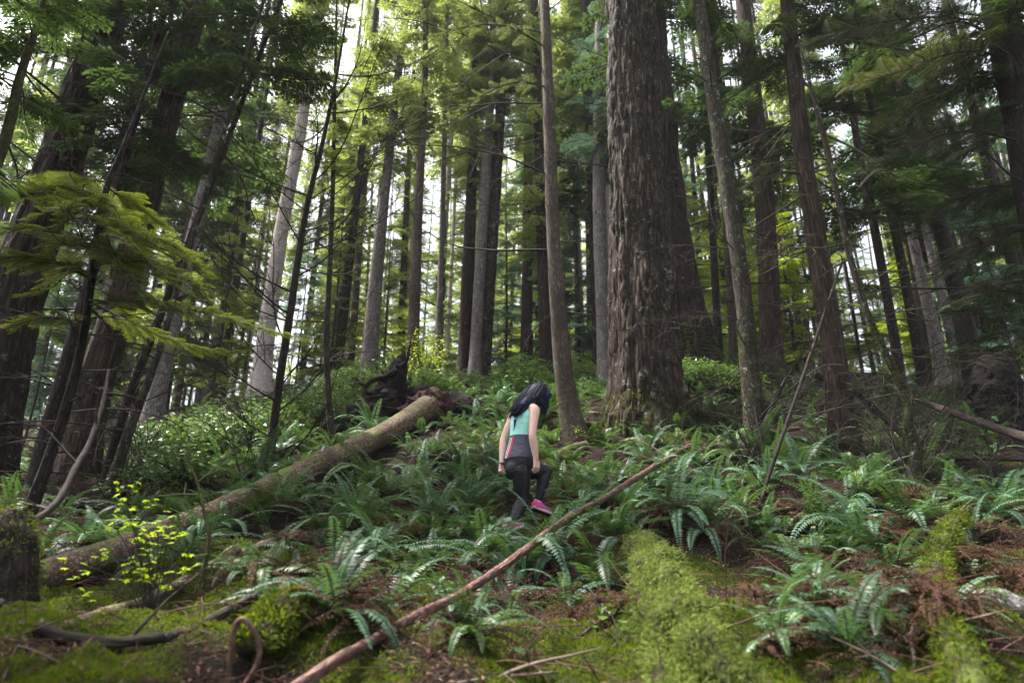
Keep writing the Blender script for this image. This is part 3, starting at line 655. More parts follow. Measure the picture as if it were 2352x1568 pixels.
# understorey conifers, foliage down low
def young(px, py, Y, me, sc, lab, zb=None):
    x = P(px, py, Y)[0]; zg = h1(x, Y)
    root = empty('young_hemlock', (x, Y, zg), lab, 'tree', 'young hemlocks under the tall trees')
    mb = MB(); tube(mb, spline([(0, 0, -.3, .05 * sc), (.05, 0, 3 * sc, .035 * sc), (0, 0, 7.4 * sc, .008)], 20), 8); mb.build('trunk', M['twig'], root)
    linkmesh('crown', me, root, (0, 0, (.7 if zb is None else zb)), (0, 0, px * .37), (sc, sc, sc)); return root
yl = [(500, 800, 19, CY[0], 1.1), (560, 850, 24, CY[1], 1.2), (760, 800, 23, CY[2], 1.25), (880, 800, 24, CY[0], 1.2), (1010, 850, 21, CY[1], 1.0), (1160, 860, 22, CYB[0], 1.15), (1330, 850, 19, CYB[1], 1.0), (1400, 850, 22, CY[2], 1.2),
      (1600, 850, 20, CY[0], 1.1), (1690, 850, 22, CL[0], 1.3), (1830, 850, 20, CL[1], 1.2), (1980, 850, 19, CY[1], 1.1), (2120, 850, 22, CL[0], 1.1), (2280, 850, 18, CYB[0], 1.3), (2330, 850, 13, CD[0], .5),
      (420, 850, 17, CD[1], .5), (250, 900, 15, CD[2], .5), (80, 900, 13, CD[0], .5), (680, 850, 27, CYB[1], 1.3), (1240, 850, 26, CL[1], 1.2), (1090, 850, 27, CY[0], 1.3), (940, 850, 28, CL[0], 1.2), (1770, 850, 26, CY[2], 1.4), (2210, 850, 26, CY[0], 1.4), (370, 850, 22, CY[2], 1.3), (150, 850, 20, CYB[0], 1.4)]
names = ['beside', 'behind', 'just behind']
for i, (px, py, Y, me, sc) in enumerate(yl):
    nm = 'bright yellow green' if me in CL else 'blue green' if me in CYB else 'dark' if me in CD else 'pale green'
    young(px, py, Y, me, sc, '%s young hemlock leafy to the ground, %s' % (nm, zone(px)))
# wall of distant wood, too far to tell trees apart
fw = MB(); r = np.random.default_rng(5)
for k in range(150):
    a = R_(-62 + 124 * r.random()); d = 58 + 40 * r.random(); x, y = d * math.sin(a), d * math.cos(a)
    zg = 6.5; hh = 14 + 18 * r.random()
    tube(fw, [(x, y, zg - 1, .28), (x + r.random(), y, zg + hh, .06)], 6, 1)
    for q in range(34):
        u = r.random(); az = r.random() * 6.28
        if u < .12: continue
        fw.merge(SP_FAR[q % 3], rotz(az) @ roty(R_(10 * r.random())) * (3.4 * (1 - u * .7) * (.6 + .6 * r.random())) * np.array([1, 1, 1]), np.array([x, y, zg + u * hh]), (r.random() - .5) * .5)
tag(fw.build('distant_wood', [M['needle_far'], M['bark_grey']]), kind='stuff', label='distant pale green conifer wood seen through the trunks')

# near yellow green hemlock boughs
def bough(mb, pts, s0, n, seed, sprays, mat_=1, side_a=55, r0=.012, hang=.25):
    r = np.random.default_rng(seed); p = spline([list(q) + [0] for q in pts], 60)[:, :3]
    tube(mb, np.column_stack([p, np.linspace(r0, .002, 60)]), 5, mat_, caps=False)
    for i in range(n):
        u = .12 + .88 * (i + r.random()) / n; k = min(58, int(u * 59)); t = nrm(p[k + 1] - p[k])
        az = math.atan2(t[1], t[0]) + R_(side_a) * (1 if i % 2 else -1) * (1 - u * .6) + (r.random() - .5) * .5
        s = s0 * (1.15 - .75 * u) * (.7 + .5 * r.random())
        mb.merge(sprays[i % len(sprays)], rotz(az) @ roty(hang * r.random() + (r.random() - .5) * .5 - .1) @ rotx((r.random() - .5) * .6) * s, p[k], (r.random() - .5) * .4)
T('ysap', 'young_hemlock', 'young hemlock with feathery bright yellow green drooping boughs on the left', 'tree',
  [(275,360,12),(240,450,15),(215,600,18),(190,780,21),(150,940,24),(110,1060,27),(70,1170,32)], 5.6, 'bark_dark', amp=.006, freq=16, sides=16, top=1.5)
root, path, org = TR['ysap']
for i, (pts, s0, n) in enumerate([
  ([(215,610,5.6),(330,600,5.4),(430,640,5.3),(490,720,5.2)], .55, 16), ([(225,520,5.6),(340,540,5.5),(420,580,5.5),(470,640,5.4)], .5, 16), ([(235,470,5.6),(160,440,5.3),(60,450,5.0),(-30,490,4.8)], .55, 16),
  ([(200,700,5.6),(330,690,5.3),(480,720,5.1),(640,765,5.0),(700,775,5.0)], .42, 22), ([(210,640,5.6),(120,600,5.2),(30,590,5.0),(-60,620,4.8)], .55, 14), ([(245,430,5.6),(310,470,5.8),(380,520,6.0)], .42, 12),
  ([(200,690,5.6),(300,740,5.9),(420,790,6.1),(560,810,6.2)], .45, 15), ([(195,740,5.6),(110,730,5.3),(20,750,5.1)], .42, 10), ([(240,450,5.6),(190,480,5.2),(130,530,4.9)], .45, 10), ([(225,560,5.6),(280,620,5.1),(350,700,4.9)], .45, 12), ([(250,420,5.6),(150,400,5.9),(60,420,6.2)], .5, 12), ([(220,560,5.6),(150,560,5.0),(90,520,4.8),(0,540,4.6)], .45, 12), ([(235,500,5.6),(300,560,4.9),(360,620,4.8),(430,680,4.8)], .45, 14), ([(225,540,5.6),(180,600,4.9),(120,660,4.7),(60,680,4.6)], .45, 12), ([(240,470,5.6),(290,520,5.2),(350,560,5.0),(440,600,5.0)], .45, 14), ([(235,450,5.6),(140,480,4.8),(60,510,4.6)], .45, 12)]):
    mb = MB(); bough(mb, [P(a, b, c) for a, b, c in pts], s0 * .56, int(n * 5.2), 300 + i, SP_NEAR, hang=.6)
    o = mb.build('bough', [M['hemlock'], M['twig']], origin=org); o.parent = root; o.location = (0, 0, 0)
auto_limbs(root, path, org, org[2] + .8, org[2] + 3, 16, 1.1, .007, 77, 6)
# upper right foliage sprays near the camera and upper left dark ones
def bough_tree(key, specs, matn, seed, sprays=SP_NEAR, k=1.4):
    root, path, org = TR[key]
    for i, (pts, s0, n) in enumerate(specs):
        mb = MB(); bough(mb, [P(a, b, c) for a, b, c in pts], s0 * .75, int(n * k * 1.6), seed + i, sprays, r0=.018, hang=.6)
        o = mb.build('bough', [M[matn], M['twig']], origin=org); o.parent = root; o.location = (0, 0, 0)
bough_tree('corner', [([(2330,130,7.5),(2200,120,7.0),(2050,170,6.6),(1930,200,6.4)], .75, 18), ([(2345,190,7.5),(2230,180,7.6),(2120,230,7.6),(2020,300,7.5)], .75, 16)], 'needle_olive', 400)
bough_tree('corner', [([(2360,330,7.5),(2230,300,7.2),(2110,330,7),(2000,400,6.8)], .8, 16), ([(2370,430,7.5),(2260,430,7.8),(2160,480,8)], .8, 12), ([(2310,60,7.5),(2150,40,7.4),(1980,60,7.2),(1850,110,7)], .85, 20),
  ([(2370,520,7.5),(2250,560,7.3),(2150,640,7.2)], .8, 14), ([(2390,640,7.5),(2300,640,7),(2220,700,6.8)], .7, 12)], 'needle_dark', 420)
bough_tree('left1', [([(190,240,9),(90,260,8.2),(-20,320,7.6)], .9, 14), ([(230,120,9),(330,140,8.2),(440,210,7.8)], .9, 16), ([(215,150,9),(110,120,8.2),(10,140,7.6)], .9, 14), ([(240,70,9),(340,40,8.4),(450,60,8)], .9, 14),
  ([(200,200,9),(300,240,8.3),(380,330,8)], .9, 14), ([(240,60,9),(140,20,8.2),(40,20,7.8)], .9, 14)], 'needle_dark', 440)
bough_tree('left2', [([(420,130,9.2),(520,130,8.6),(620,190,8.3)], .8, 14), ([(440,60,9.2),(560,30,8.8),(680,60,8.6)], .8, 14), ([(385,280,9.2),(300,320,8.8),(220,400,8.5)], .8, 14), ([(360,360,9.2),(450,380,8.7),(520,440,8.5)], .7, 14), ([(400,200,9.2),(320,180,8.6),(240,220,8.3)], .8, 12)], 'needle_dark', 460)
bough_tree('slim', [([(1258,200,9.4),(1180,190,9),(1090,230,8.8),(1000,300,8.7)], .35, 12), ([(1256,110,9.4),(1160,60,9.0),(1040,70,8.8),(930,130,8.7)], .4, 14)], 'needle_far', 480)
bough_tree('cedar', [([(1870,500,9.3),(1950,480,9),(2040,520,8.8)], .6, 12), ([(1850,400,9.3),(1760,400,9),(1690,450,8.9)], .5, 10), ([(1835,250,9.3),(1930,240,8.8),(2030,290,8.6)], .7, 14)], 'needle_dark', 500)

# ------------------------------------------------------------------ ferns
def fern_meshes(seed, nfr=13, L=.62, dead=8):
    r = np.random.default_rng(seed); g = MB(); dd = MB()
    def frond(mb, az, L, rise, dr, npn, pl, m=0, curl=0., base_t=.3, miss=0., dead=False):
        u = np.linspace(0, 1, npn + 2); a0 = rise; ang = a0 - (dr) * u ** 1.3
        ds = L / (npn + 1); xx = np.concatenate([[0], np.cumsum(np.cos(ang[:-1]) * ds)]); zz = np.concatenate([[0], np.cumsum(np.sin(ang[:-1]) * ds)])
        wob = curl * .12 * np.sin(u * 3 + az)
        ca, sa = math.cos(az), math.sin(az); c = np.stack([xx * ca - wob * sa, xx * sa + wob * ca, zz + .02], 1)
        tube(mb, np.column_stack([c[::3], .0035 * (1 - u[::3]) + .001]), 3, m, .1, caps=False)
        t = nrm(np.gradient(c, axis=0)); side = nrm(np.cross(t, [0, 0, 1.0])); upv = np.cross(side, t)
        k = np.where(u > .1)[0][:-1]; prof = np.clip(np.minimum(1, .55 + u[k] * 2) * (1 - u[k]) ** .55, .08, 1) * 1.15
        keep = r.random(len(k)) >= miss; k = k[keep]; prof = prof[keep]; tw = (r.random() - .5) * .9
        for s in (-1, 1):
            sd = side[k] * s * math.cos(tw) + upv[k] * s * math.sin(tw)
            dv = sd + t[k] * .28 + np.array([0, 0, -.12]) + (r.random((len(k), 3)) - .5) * (.3 if not dead else 1.6)
            leaflets(mb, c[k], dv, pl * prof * (.9 + .2 * r.random(len(k))), np.full(len(k), L / npn * (.85 if not dead else .5)), upv[k], np.clip(base_t + .35 * r.random(len(k)) * u[k] + .2 * r.random(), 0, 1), .15, m)
    for i in range(nfr):
        az = 6.28 * (i + .7 * r.random()) / nfr; rise = R_(84 - 62 * r.random() ** .8)
        frond(g, az, L * (.65 + .5 * r.random()), rise, R_(50 + 95 * r.random()), 36, L * (.10 + .035 * r.random()), base_t=.6 * r.random())
    for i in range(dead):
        az = 6.28 * r.random(); frond(dd, az, L * (.6 + .4 * r.random()), R_(45 - 50 * r.random()), R_(95 + 45 * r.random()), 40, L * .055, curl=1.5, base_t=.5 * r.random(), m=0, miss=.15, dead=True)
    return g.mesh('fronds', [M['fern']]), dd.mesh('dead_fronds', [M['fern_dead']])
FV = [fern_meshes(s, n, L, d) for s, n, L, d in [(1, 17, .66, 12), (2, 13, .58, 18), (3, 20, .72, 9), (4, 10, .5, 12), (5, 15, .62, 22), (6, 12, .80, 8), (7, 8, .6, 5)]]
rr = np.random.default_rng(12)
fern_pts = [(1146,1258,4),(1140,1290,6),(770,1395,4),(1080,1480,4),(1170,1420,3),(1880,1390,3),(2020,1430,3),(1800,1480,4),(600,1330,6),(1300,1400,3),(2180,1430,4),(1950,1500,4),(1200,1325,1),(1260,1310,2),(1560,1190,2),(1640,1130,1),(1430,1180,5),(1120,1160,0),(1080,1250,1),(1000,1200,2),(930,1150,0),(860,1150,5),(780,1180,3),(700,1130,4),(980,1330,4),(900,1400,0),(1030,1440,4),
  (770,1425,4),(1110,1400,6),(660,1400,6),(1500,1130,0),(1390,1120,4),(1060,1090,0),(1000,1060,2),(1110,1040,1),(940,1050,3),(1180,1150,5),(1290,1130,3),(1340,1240,4),(1420,1250,0),(1620,1230,4),(1700,1190,1),(1770,1240,0),
  (1880,1220,4),(1980,1270,5),(2060,1330,4),(1800,1090,2),(1880,1060,0),(1950,1100,4),(2020,1070,1),(2120,1110,5),(2180,1160,0),(2270,1050,6),(2060,1480,6),(1880,1440,3),(1800,1420,6),(200,1240,6),(420,1290,6),(500,1230,3),(560,1330,3),
  (640,1180,5),(340,1310,6),(590,1160,0),(1750,1060,5),(1690,1050,0),(1530,1200,4),(1120,1300,0),(1200,1350,5),(870,1290,1),(770,1300,4),(1080,1180,2),(1960,1180,1),(2100,1220,4),(2240,1240,3),(1000,1270,0),(1380,1330,6),
  (1145,1110,2),(1100,980,1),(1060,990,3),(500,1050,3),(560,1010,6),(1270,960,5),(1000,960,3),(1700,940,3),(1260,1070,5),(1310,1075,6),(830,1220,2),(740,1230,0),(2160,1060,2),(2310,1180,5)]
ferns = []
def fern_label(px, py):
    if py < 1010: return 'small sword fern below the salal bushes near the upturned roots'
    if px < 620: return 'sparse sword fern in the shade around the long fallen log'
    if px < 1160: return 'lush sword fern among the dense ferns between the fallen log and the walker'
    if px < 1500: return 'sword fern with brown dead skirt around the reddish fallen pole near the walker'
    if px < 1800: return 'sword fern on the slope under the huge fir, right of the reddish pole'
    return 'sword fern with many dead fronds on the dark slope at the right'
for a, b, k in fern_pts: p = hit(a, b); ferns.append((p[0], p[1], k, a, b, .85 + .3 * rr.random()))
tr_ = 0
while len(ferns) < 295 and tr_ < 9000:
    tr_ += 1
    Y = 4.3 + 10.5 * rr.random() ** .8; px = 40 + 2280 * rr.random(); x = (px - 1176) / F * Y
    zz = h1(x, Y); d = np.array([x, Y, zz - CZ]); cz = d[1] * cp + d[2] * sp; py = 784 - F * (d[2] * cp - d[1] * sp) / cz
    if 1380 < px < 1740 and Y < 5.7: continue
    if 1110 < px < 1350 and 5.5 < Y < 7.0: continue
    dens = .9 if 650 < px < 1750 else .55
    if px < 620: dens = .22
    if rr.random() > dens or py > 1420: continue
    if any((x - f[0]) ** 2 + (Y - f[1]) ** 2 < .30 ** 2 for f in ferns): continue
    ferns.append((x, Y, rr.integers(0, 7), px, py, .6 + .45 * rr.random()))
for x, y, k, px, py, s in ferns:
    if math.hypot(x - P(1167, 1225, 6.8)[0], y - 6.8) < .22 or (not float(px).is_integer() and 1130 < px < 1290 and 1190 < py < 1300): continue
    root = empty('sword_fern', (x, y, h1(x, y)), fern_label(px, py), 'fern', 'ferns: ' + fern_label(px, py)[:60])
    s *= .98 if y > 4.9 else .72; rt = (rr.random() * .3 - .25, (rr.random() - .5) * .3, rr.random() * 6.3)
    linkmesh('fronds', FV[k][0], root, rot=rt, scale=(s, s, s))
    linkmesh('dead_fronds', FV[k][1], root, rot=rt, scale=(s, s, s))

sm = MB(); r = np.random.default_rng(31)     # small young fronds too many to count
for i in range(520):
    Y = 4.6 + 9 * r.random(); x = (-.62 + 1.3 * r.random()) * Y * .95; z0 = h1(x, Y)
    if mossy(np.array([x]), np.array([Y]))[0] > .7 and Y < 5.5: continue
    if .18 < x / Y < .36 and Y < 5.7: continue
    if abs(x / Y - .012) < .055 and 5.5 < Y < 7.0: continue
    for k in range(5):
        az = r.random() * 6.28; L = .22 + .3 * r.random(); n = 18; u = np.linspace(.08, 1, n); an = R_(75 - 60 * r.random()); q = L * u
        c = np.stack([x + q * math.cos(an) * math.cos(az), Y + q * math.cos(an) * math.sin(az), z0 + q * math.sin(an) - .5 * L * u ** 2 * math.sin(an)], 1)
        t = nrm(np.gradient(c, axis=0)); sd = nrm(np.cross(t, [0, 0, 1.])); tt = np.clip(.5 * r.random() + .3 * r.random(n), 0, 1)
        for s_ in (-1, 1): leaflets(sm, c, sd * s_ + t * .3 + (r.random((n, 3)) - .5) * .4, L * .17 * (1.05 - u) ** .6 + .004, np.full(n, L / n * .9), np.cross(sd, t), tt, .15, 0)
tag(sm.build('fern_undergrowth', M['fern'] if True else None), kind='stuff', label='mass of small young fern fronds between the big ferns')
for i in range(70):      # clumps of dead fronds only
    px = 1350 + 950 * rr.random() if i < 40 else 650 + 700 * rr.random(); py = 1150 + 330 * rr.random()
    if abs((py - 1582) + (px - 670) * .612) < 75 or 1440 < px < 1740 and py > 1230 or 1120 < px < 1300 and py < 1310: continue
    p = hit(px, py); lab = 'clump of dead brown fern fronds on the dark slope at the right' if px > 1440 else 'clump of dead brown fern fronds around the reddish pole'
    root = empty('dead_fern', p, lab, 'dead fern', 'dead ferns: ' + lab[:40]); s = .6 + .4 * rr.random()
    linkmesh('dead_fronds', FV[[1, 4, 3][i % 3]][1], root, (0, 0, .08), (0, 0, rr.random() * 6.3), (s, s, s))
# ------------------------------------------------------------------ salal bushes
def bush(seed, R=.55, Hh=.6, nl=330, ll=.092):
    r = np.random.default_rng(seed); lf = MB(); st = MB()
    for k in range(26):
        a = r.random() * 6.28; q = R * r.random() ** .5; tube(st, spline([(0, 0, -.05, .006), (q * .5 * math.cos(a), q * .5 * math.sin(a), Hh * .5, .004), (q * math.cos(a), q * math.sin(a), Hh * (.6 + .4 * r.random()), .002)], 6), 3, caps=False)
    a = r.random(nl) * 6.28; q = R * r.random(nl) ** .5; h = Hh * (1 - (q / R) ** 2 * .6) * (.35 + .75 * r.random(nl))
    b = np.stack([q * np.cos(a), q * np.sin(a), h], 1); d = np.stack([np.cos(a * 1 + r.random(nl) * 3), np.sin(a + r.random(nl) * 3), (r.random(nl) - .6) * .9], 1)
    leaflets(lf, b, d, ll * (.6 + .6 * r.random(nl)), ll * .62 * (.7 + .5 * r.random(nl)), np.array([0, 0, 1.]) + (r.random((nl, 3)) - .5) * 1.0, r.random(nl), .15)
    return lf.mesh('leaves', [M['salal']]), st.mesh('stems', [M['twig']])
BV = [bush(s) for s in (1, 2, 3)]
def bush_at(px, py, s=1., jit=0, lab=None):
    p = hit(px, py, 5); k = rr.integers(0, 3)
    root = empty('salal_bush', p, lab, 'shrub', 'salal bushes: ' + lab[:50]); rz = rr.random() * 6.3
    linkmesh('leaves', BV[k][0], root, rot=(0, 0, rz), scale=(s, s, s)); linkmesh('stems', BV[k][1], root, rot=(0, 0, rz), scale=(s, s, s))
for i in range(44):
    t = i / 44; px = 330 + 520 * t + 60 * (rr.random() - .5); py = 1090 - 190 * t + 110 * (rr.random() - .35) * (1 - t * .4)
    bush_at(px, py, .8 + .5 * rr.random(), lab='leafy salal bush with glossy leaves on the bank above the fallen log')
for i in range(46):
    px = 890 + 500 * rr.random(); py = 868 + 62 * rr.random()
    bush_at(px, py, .5 + .85 * rr.random() ** 2, lab='sunlit salal bush on the crest behind the walker')
for i in range(12): bush_at(1400 + 400 * rr.random(), 875 + 40 * rr.random(), .7, lab='small salal bush on the crest right of the huge firs')
for i in range(14): bush_at(1860 + 480 * rr.random(), 900 + 90 * rr.random(), .6, lab='dark salal bush near the black stump on the right')
# ------------------------------------------------------------------ fallen wood
def onpath(ctrl, Y0, Y1, n=60, bury=0.0, snap=0):
    c = np.array(ctrl, float); L = np.concatenate([[0], np.cumsum(np.hypot(np.diff(c[:, 0]), np.diff(c[:, 1])))]); L /= L[-1]
    out = []
    YY = np.array([1 / ((1 - u) / Y0 + u / Y1) for u in L])
    if snap:      # lie on the ground instead of in it
        hy = np.array([hit(a, min(b + wd * .38, 1640))[1] for a, b, wd in c]); hy = np.convolve(np.pad(hy, 1, 'edge'), [.25, .5, .25], 'valid') * {1: .97, 2: .985, 3: .925, 4: .93}[snap]
        YY = hy if snap == 2 else np.minimum(YY, hy)
    for (a, b, wd), Y in zip(c, YY):
        p = P(a, b, Y); out.append([p[0], p[1], p[2] - bury, wd / 2 * depth(a, b, Y) / F])
    return spline(out, n)
def log(name, label, cat, ctrl, Y0, Y1, matn, amp=.01, freq=12, sides=20, n=80, subs=0, seed=0, group=None, rag=False, twl=.4, twr=.008):
    path = onpath(ctrl, Y0, Y1, n, 0, 0 if cat in ('dead branch', 'sapling') else 3 if seed == 11 else 1 if name in ('fallen_log', 'fallen_pole') else 2); org = path[0, :3].copy()
    root = empty(name, org, label, cat, group); mb = MB(); tube(mb, path, sides, disp=rdisp(amp, freq, seed, .6))
    o = mb.build('stem', M[matn], origin=org); o.parent = root; o.location = (0, 0, 0)
    r = np.random.default_rng(seed + 5)
    for k in range(subs):
        i = int(n * (.1 + .85 * r.random())); t = nrm(path[min(i + 1, n - 1), :3] - path[i - 1, :3])
        d = nrm(np.cross(t, r.random(3) - .5)) + t * .5; d[2] = abs(d[2])
        mb = MB(); limb(mb, path[i, :3], d, twl * (.4 + .9 * r.random()), twr, .1, .4, 4, 8, 2, seed * 77 + k)
        o = mb.build('branch_stub', M[matn if matn != 'log_moss' else 'twig'], origin=org); o.parent = root; o.location = (0, 0, 0)
    return root, path
L1 = log('fallen_log', 'long straight fallen trunk with mossy cracked bark lying across the slope to the upturned roots', 'log',
   [(70,1332,74),(150,1305,72),(300,1258,69),(450,1200,66),(580,1142,62),(700,1084,57),(800,1036,53),(880,998,51),(935,966,54),(985,935,60)], 4.7, 11.2, 'log_moss', .012, 9, 56, 260, 3, 3)
P1 = log('fallen_pole', 'long reddish bare pole lying diagonally from bottom edge past the walker to the huge fir', 'fallen branch',
   [(670,1582,31),(770,1518,29),(870,1462,25),(960,1412,23),(1050,1368,20),(1130,1318,20),(1200,1268,19),(1260,1222,18),(1310,1186,16),(1390,1142,15),(1460,1098,14),(1530,1056,12),(1588,1020,9)], 2.75, 8.6, 'pole_red', .008, 26, 20, 200, 6, 11, twl=.25, twr=.006)
def side(root, path, i, tgt, L, r0, seed, matn, subs=3):
    org = np.array(root.location); mb = MB(); d = nrm(np.array(tgt) - path[i, :3])
    limb(mb, path[i, :3], d, L, r0, .0, .25, 5, 12, subs, seed); o = mb.build('branch', M[matn], origin=org); o.parent = root; o.location = (0, 0, 0)
r_, p_ = P1
side(r_, p_, 175, P(1395, 965, 8.6), .62, .012, 1, 'pole_red'); side(r_, p_, 190, P(1840, 925, 9.0), 1.5, .011, 2, 'twig'); side(r_, p_, 160, P(1320, 1060, 7.6), .55, .008, 3, 'pole_red'); side(r_, p_, 165, P(1400, 1010, 7.9), .6, .007, 4, 'twig')
side(r_, p_, 195, P(1560, 960, 8.6), .5, .008, 5, 'twig'); side(r_, p_, 196, P(1790, 1050, 8.4), 1.1, .008, 6, 'pole_red'); side(r_, p_, 150, P(1500, 1150, 6.9), .6, .005, 7, 'twig'); side(r_, p_, 140, P(1230, 1060, 6.8), .45, .005, 8, 'twig')
log('fallen_branch', 'curved brown branch rising behind the raised knee of the walker', 'fallen branch', [(1215,1112,15),(1245,1082,17),(1275,1052,18),(1310,1030,17),(1348,1018,14)], 7.8, 9.2, 'pole_red', .006, 20, 14, 50, 1, 12)
log('fallen_branch', 'reddish branch log lying below the foot of the huge fir, right of the pole', 'fallen branch', [(1550,1068,18),(1600,1040,18),(1660,1022,17),(1720,1002,16),(1780,990,13),(1835,984,9)], 8.2, 9.6, 'pole_red', .006, 20, 14, 60, 3, 13)
log('fallen_pole', 'long thin grey pole sloping down to the right edge past the crooked mossy stem', 'fallen branch', [(2060,890,12),(2120,922,15),(2200,952,17),(2280,980,20),(2370,1008,24)], 9.5, 6.8, 'twig', .006, 20, 14, 60, 2, 14)
log('fallen_pole', 'thin straight level pole lying behind the foot of the crooked mossy stem', 'fallen branch', [(1955,1050,7),(2100,1053,8),(2240,1053,9),(2370,1056,10)], 8.6, 7.6, 'twig', .003, 20, 10, 60, 3, 15)
log('fallen_branch', 'long curved brown branch low on the left, ending beside the mossy stump', 'fallen branch', [(85,1438,30),(150,1462,28),(240,1474,25),(330,1468,24),(420,1454,24),(480,1425,22),(540,1392,20),(600,1362,18),(650,1338,16)], 3.5, 4.9, 'bark_mossy', .007, 16, 18, 120, 3, 16)
log('fallen_branch', 'mossy branch lying under the long fallen log on the left', 'fallen branch', [(150,1440,28),(230,1410,27),(320,1384,25),(400,1345,24),(470,1308,22),(545,1262,20)], 3.9, 5.6, 'log_moss', .008, 14, 18, 90, 3, 17)
log('wood_slab', 'short reddish broken slab between the fallen log and the mossy ground', 'broken wood', [(540,1278,20),(590,1258,22),(640,1240,22),(690,1222,16)], 5.6, 6.1, 'pole_red', .01, 14, 10, 30, 0, 18)
log('fallen_branch', 'short pale broken branch among the ferns right of the upturned roots', 'fallen branch', [(955,1058,12),(985,1042,16),(1020,1028,17),(1058,1020,10)], 8.9, 9.6, 'twig_pale', .006, 18, 10, 30, 1, 19)
log('fallen_branch', 'brown level branch just right of the head of the walker, upper of a pair', 'fallen branch', [(1262,945,9),(1310,946,10),(1380,950,10)], 10.5, 10.5, 'pole_red', .004, 18, 8, 24, 1, 20)
log('fallen_branch', 'brown level branch right of the walker, lower of a pair', 'fallen branch', [(1262,972,8),(1310,968,10),(1375,974,9)], 10.2, 10.2, 'pole_red', .004, 18, 8, 24, 1, 21)
log('fallen_branch', 'broken branch with bare pinkish end on the mossy log at the right', 'fallen branch', [(2080,1250,8),(2130,1215,13),(2180,1190,15),(2240,1172,14),(2300,1162,9)], 5.0, 5.4, 'twig_pale', .008, 18, 12, 40, 3, 22)
log('fallen_branch', 'thin branch lying on moss at the bottom centre', 'fallen branch', [(1050,1568,7),(1130,1556,8),(1220,1548,7),(1290,1541,4)], 3.05, 3.15, 'twig_pale', .003, 18, 8, 30, 3, 23)
log('fallen_branch', 'dark stick lying on moss left of the big mossy log', 'fallen branch', [(1330,1462,5),(1390,1420,7),(1450,1398,7),(1520,1370,5)], 3.9, 4.5, 'twig', .003, 18, 8, 30, 4, 24)
log('fallen_branch', 'dark log shading the bank below the trunks at the far left', 'fallen branch', [(60,1168,12),(150,1166,16),(250,1164,15),(310,1168,12)], 7.2, 7.6, 'bark_dark', .006, 18, 10, 30, 2, 25)
log('fallen_branch', 'reddish branch on the bank among salal bushes above the fallen log', 'fallen branch', [(545,1052,12),(600,1040,14),(668,1022,11)], 10, 10.6, 'pole_red', .006, 18, 10, 30, 2, 26)
log('fallen_branch', 'thin bent whitish twig on the dark moss at the lower right', 'fallen branch', [(2040,1400,6),(2080,1450,7),(2100,1510,8),(2090,1575,9)], 4.0, 3.1, 'twig_pale', .003, 18, 8, 30, 2, 27)
log('fallen_branch', 'mossy branch leaning from the mossy lumps under the cedar foot', 'fallen branch', [(1640,1215,8),(1750,1180,10),(1840,1165,9),(1950,1160,7)], 6.8, 7.2, 'twig_moss', .004, 18, 8, 40, 3, 28)
# leaning dead snags in the right hand tangle
for i, (c, Y0, Y1, lab) in enumerate([([(1720,1240,10),(1770,1080,9),(1822,930,8),(1880,760,7),(1935,600,5)], 6.6, 8.4, 'dark leaning dead pole crossing in front of the cedar trunk'),
([(1655,1240,10),(1700,1130,10),(1740,1010,9),(1800,880,8),(1850,800,6)], 7.4, 9.4, 'thin dead pole leaning between the mossy curving trunk and the cedar'),
      ([(1870,860,14),(1960,900,15),(2060,985,15),(2120,1040,13)], 9.6, 8.6, 'grey dead branch propped behind the cedar trunk')]):
    log('dead_branch', lab, 'dead branch', c, Y0, Y1, 'bark_dark', .004, 16, 10, 60, 12, 40 + i, twl=1.0, twr=.007)
log('dead_branch', 'thick bare branch curving up from the top of the mossy stump at the left edge', 'dead branch', [(30,1180,18),(62,1190,18),(90,1188,17),(136,1146,16),(177,1068,14),(204,1020,12),(235,930,9),(250,850,6)], 3.3, 4.2, 'twig', .004, 18, 12, 60, 4, 60)
# coarse thicket of bare twigs
for i in range(28):
    px = 1640 + 700 * rr.random() if i < 18 else 20 + 560 * rr.random(); py = 960 + 190 * rr.random(); p = hit(px, py); mb = MB()
    for k in range(7): limb(mb, p, (rr.random() - .5, (rr.random() - .5) * .6, .9), .9 + 1.1 * rr.random(), .005, .05, .9, 4, 14, 6, 900 + i * 9 + k, up=-.25)
    lab = 'tangle of bare arching twigs in the dark undergrowth at the right' if px > 1500 else 'tangle of bare arching twigs below the trunks at the left'
    o = mb.build('bare_shrub', M['twig'], origin=p); tag(o, lab, 'shrub', lab[:40])

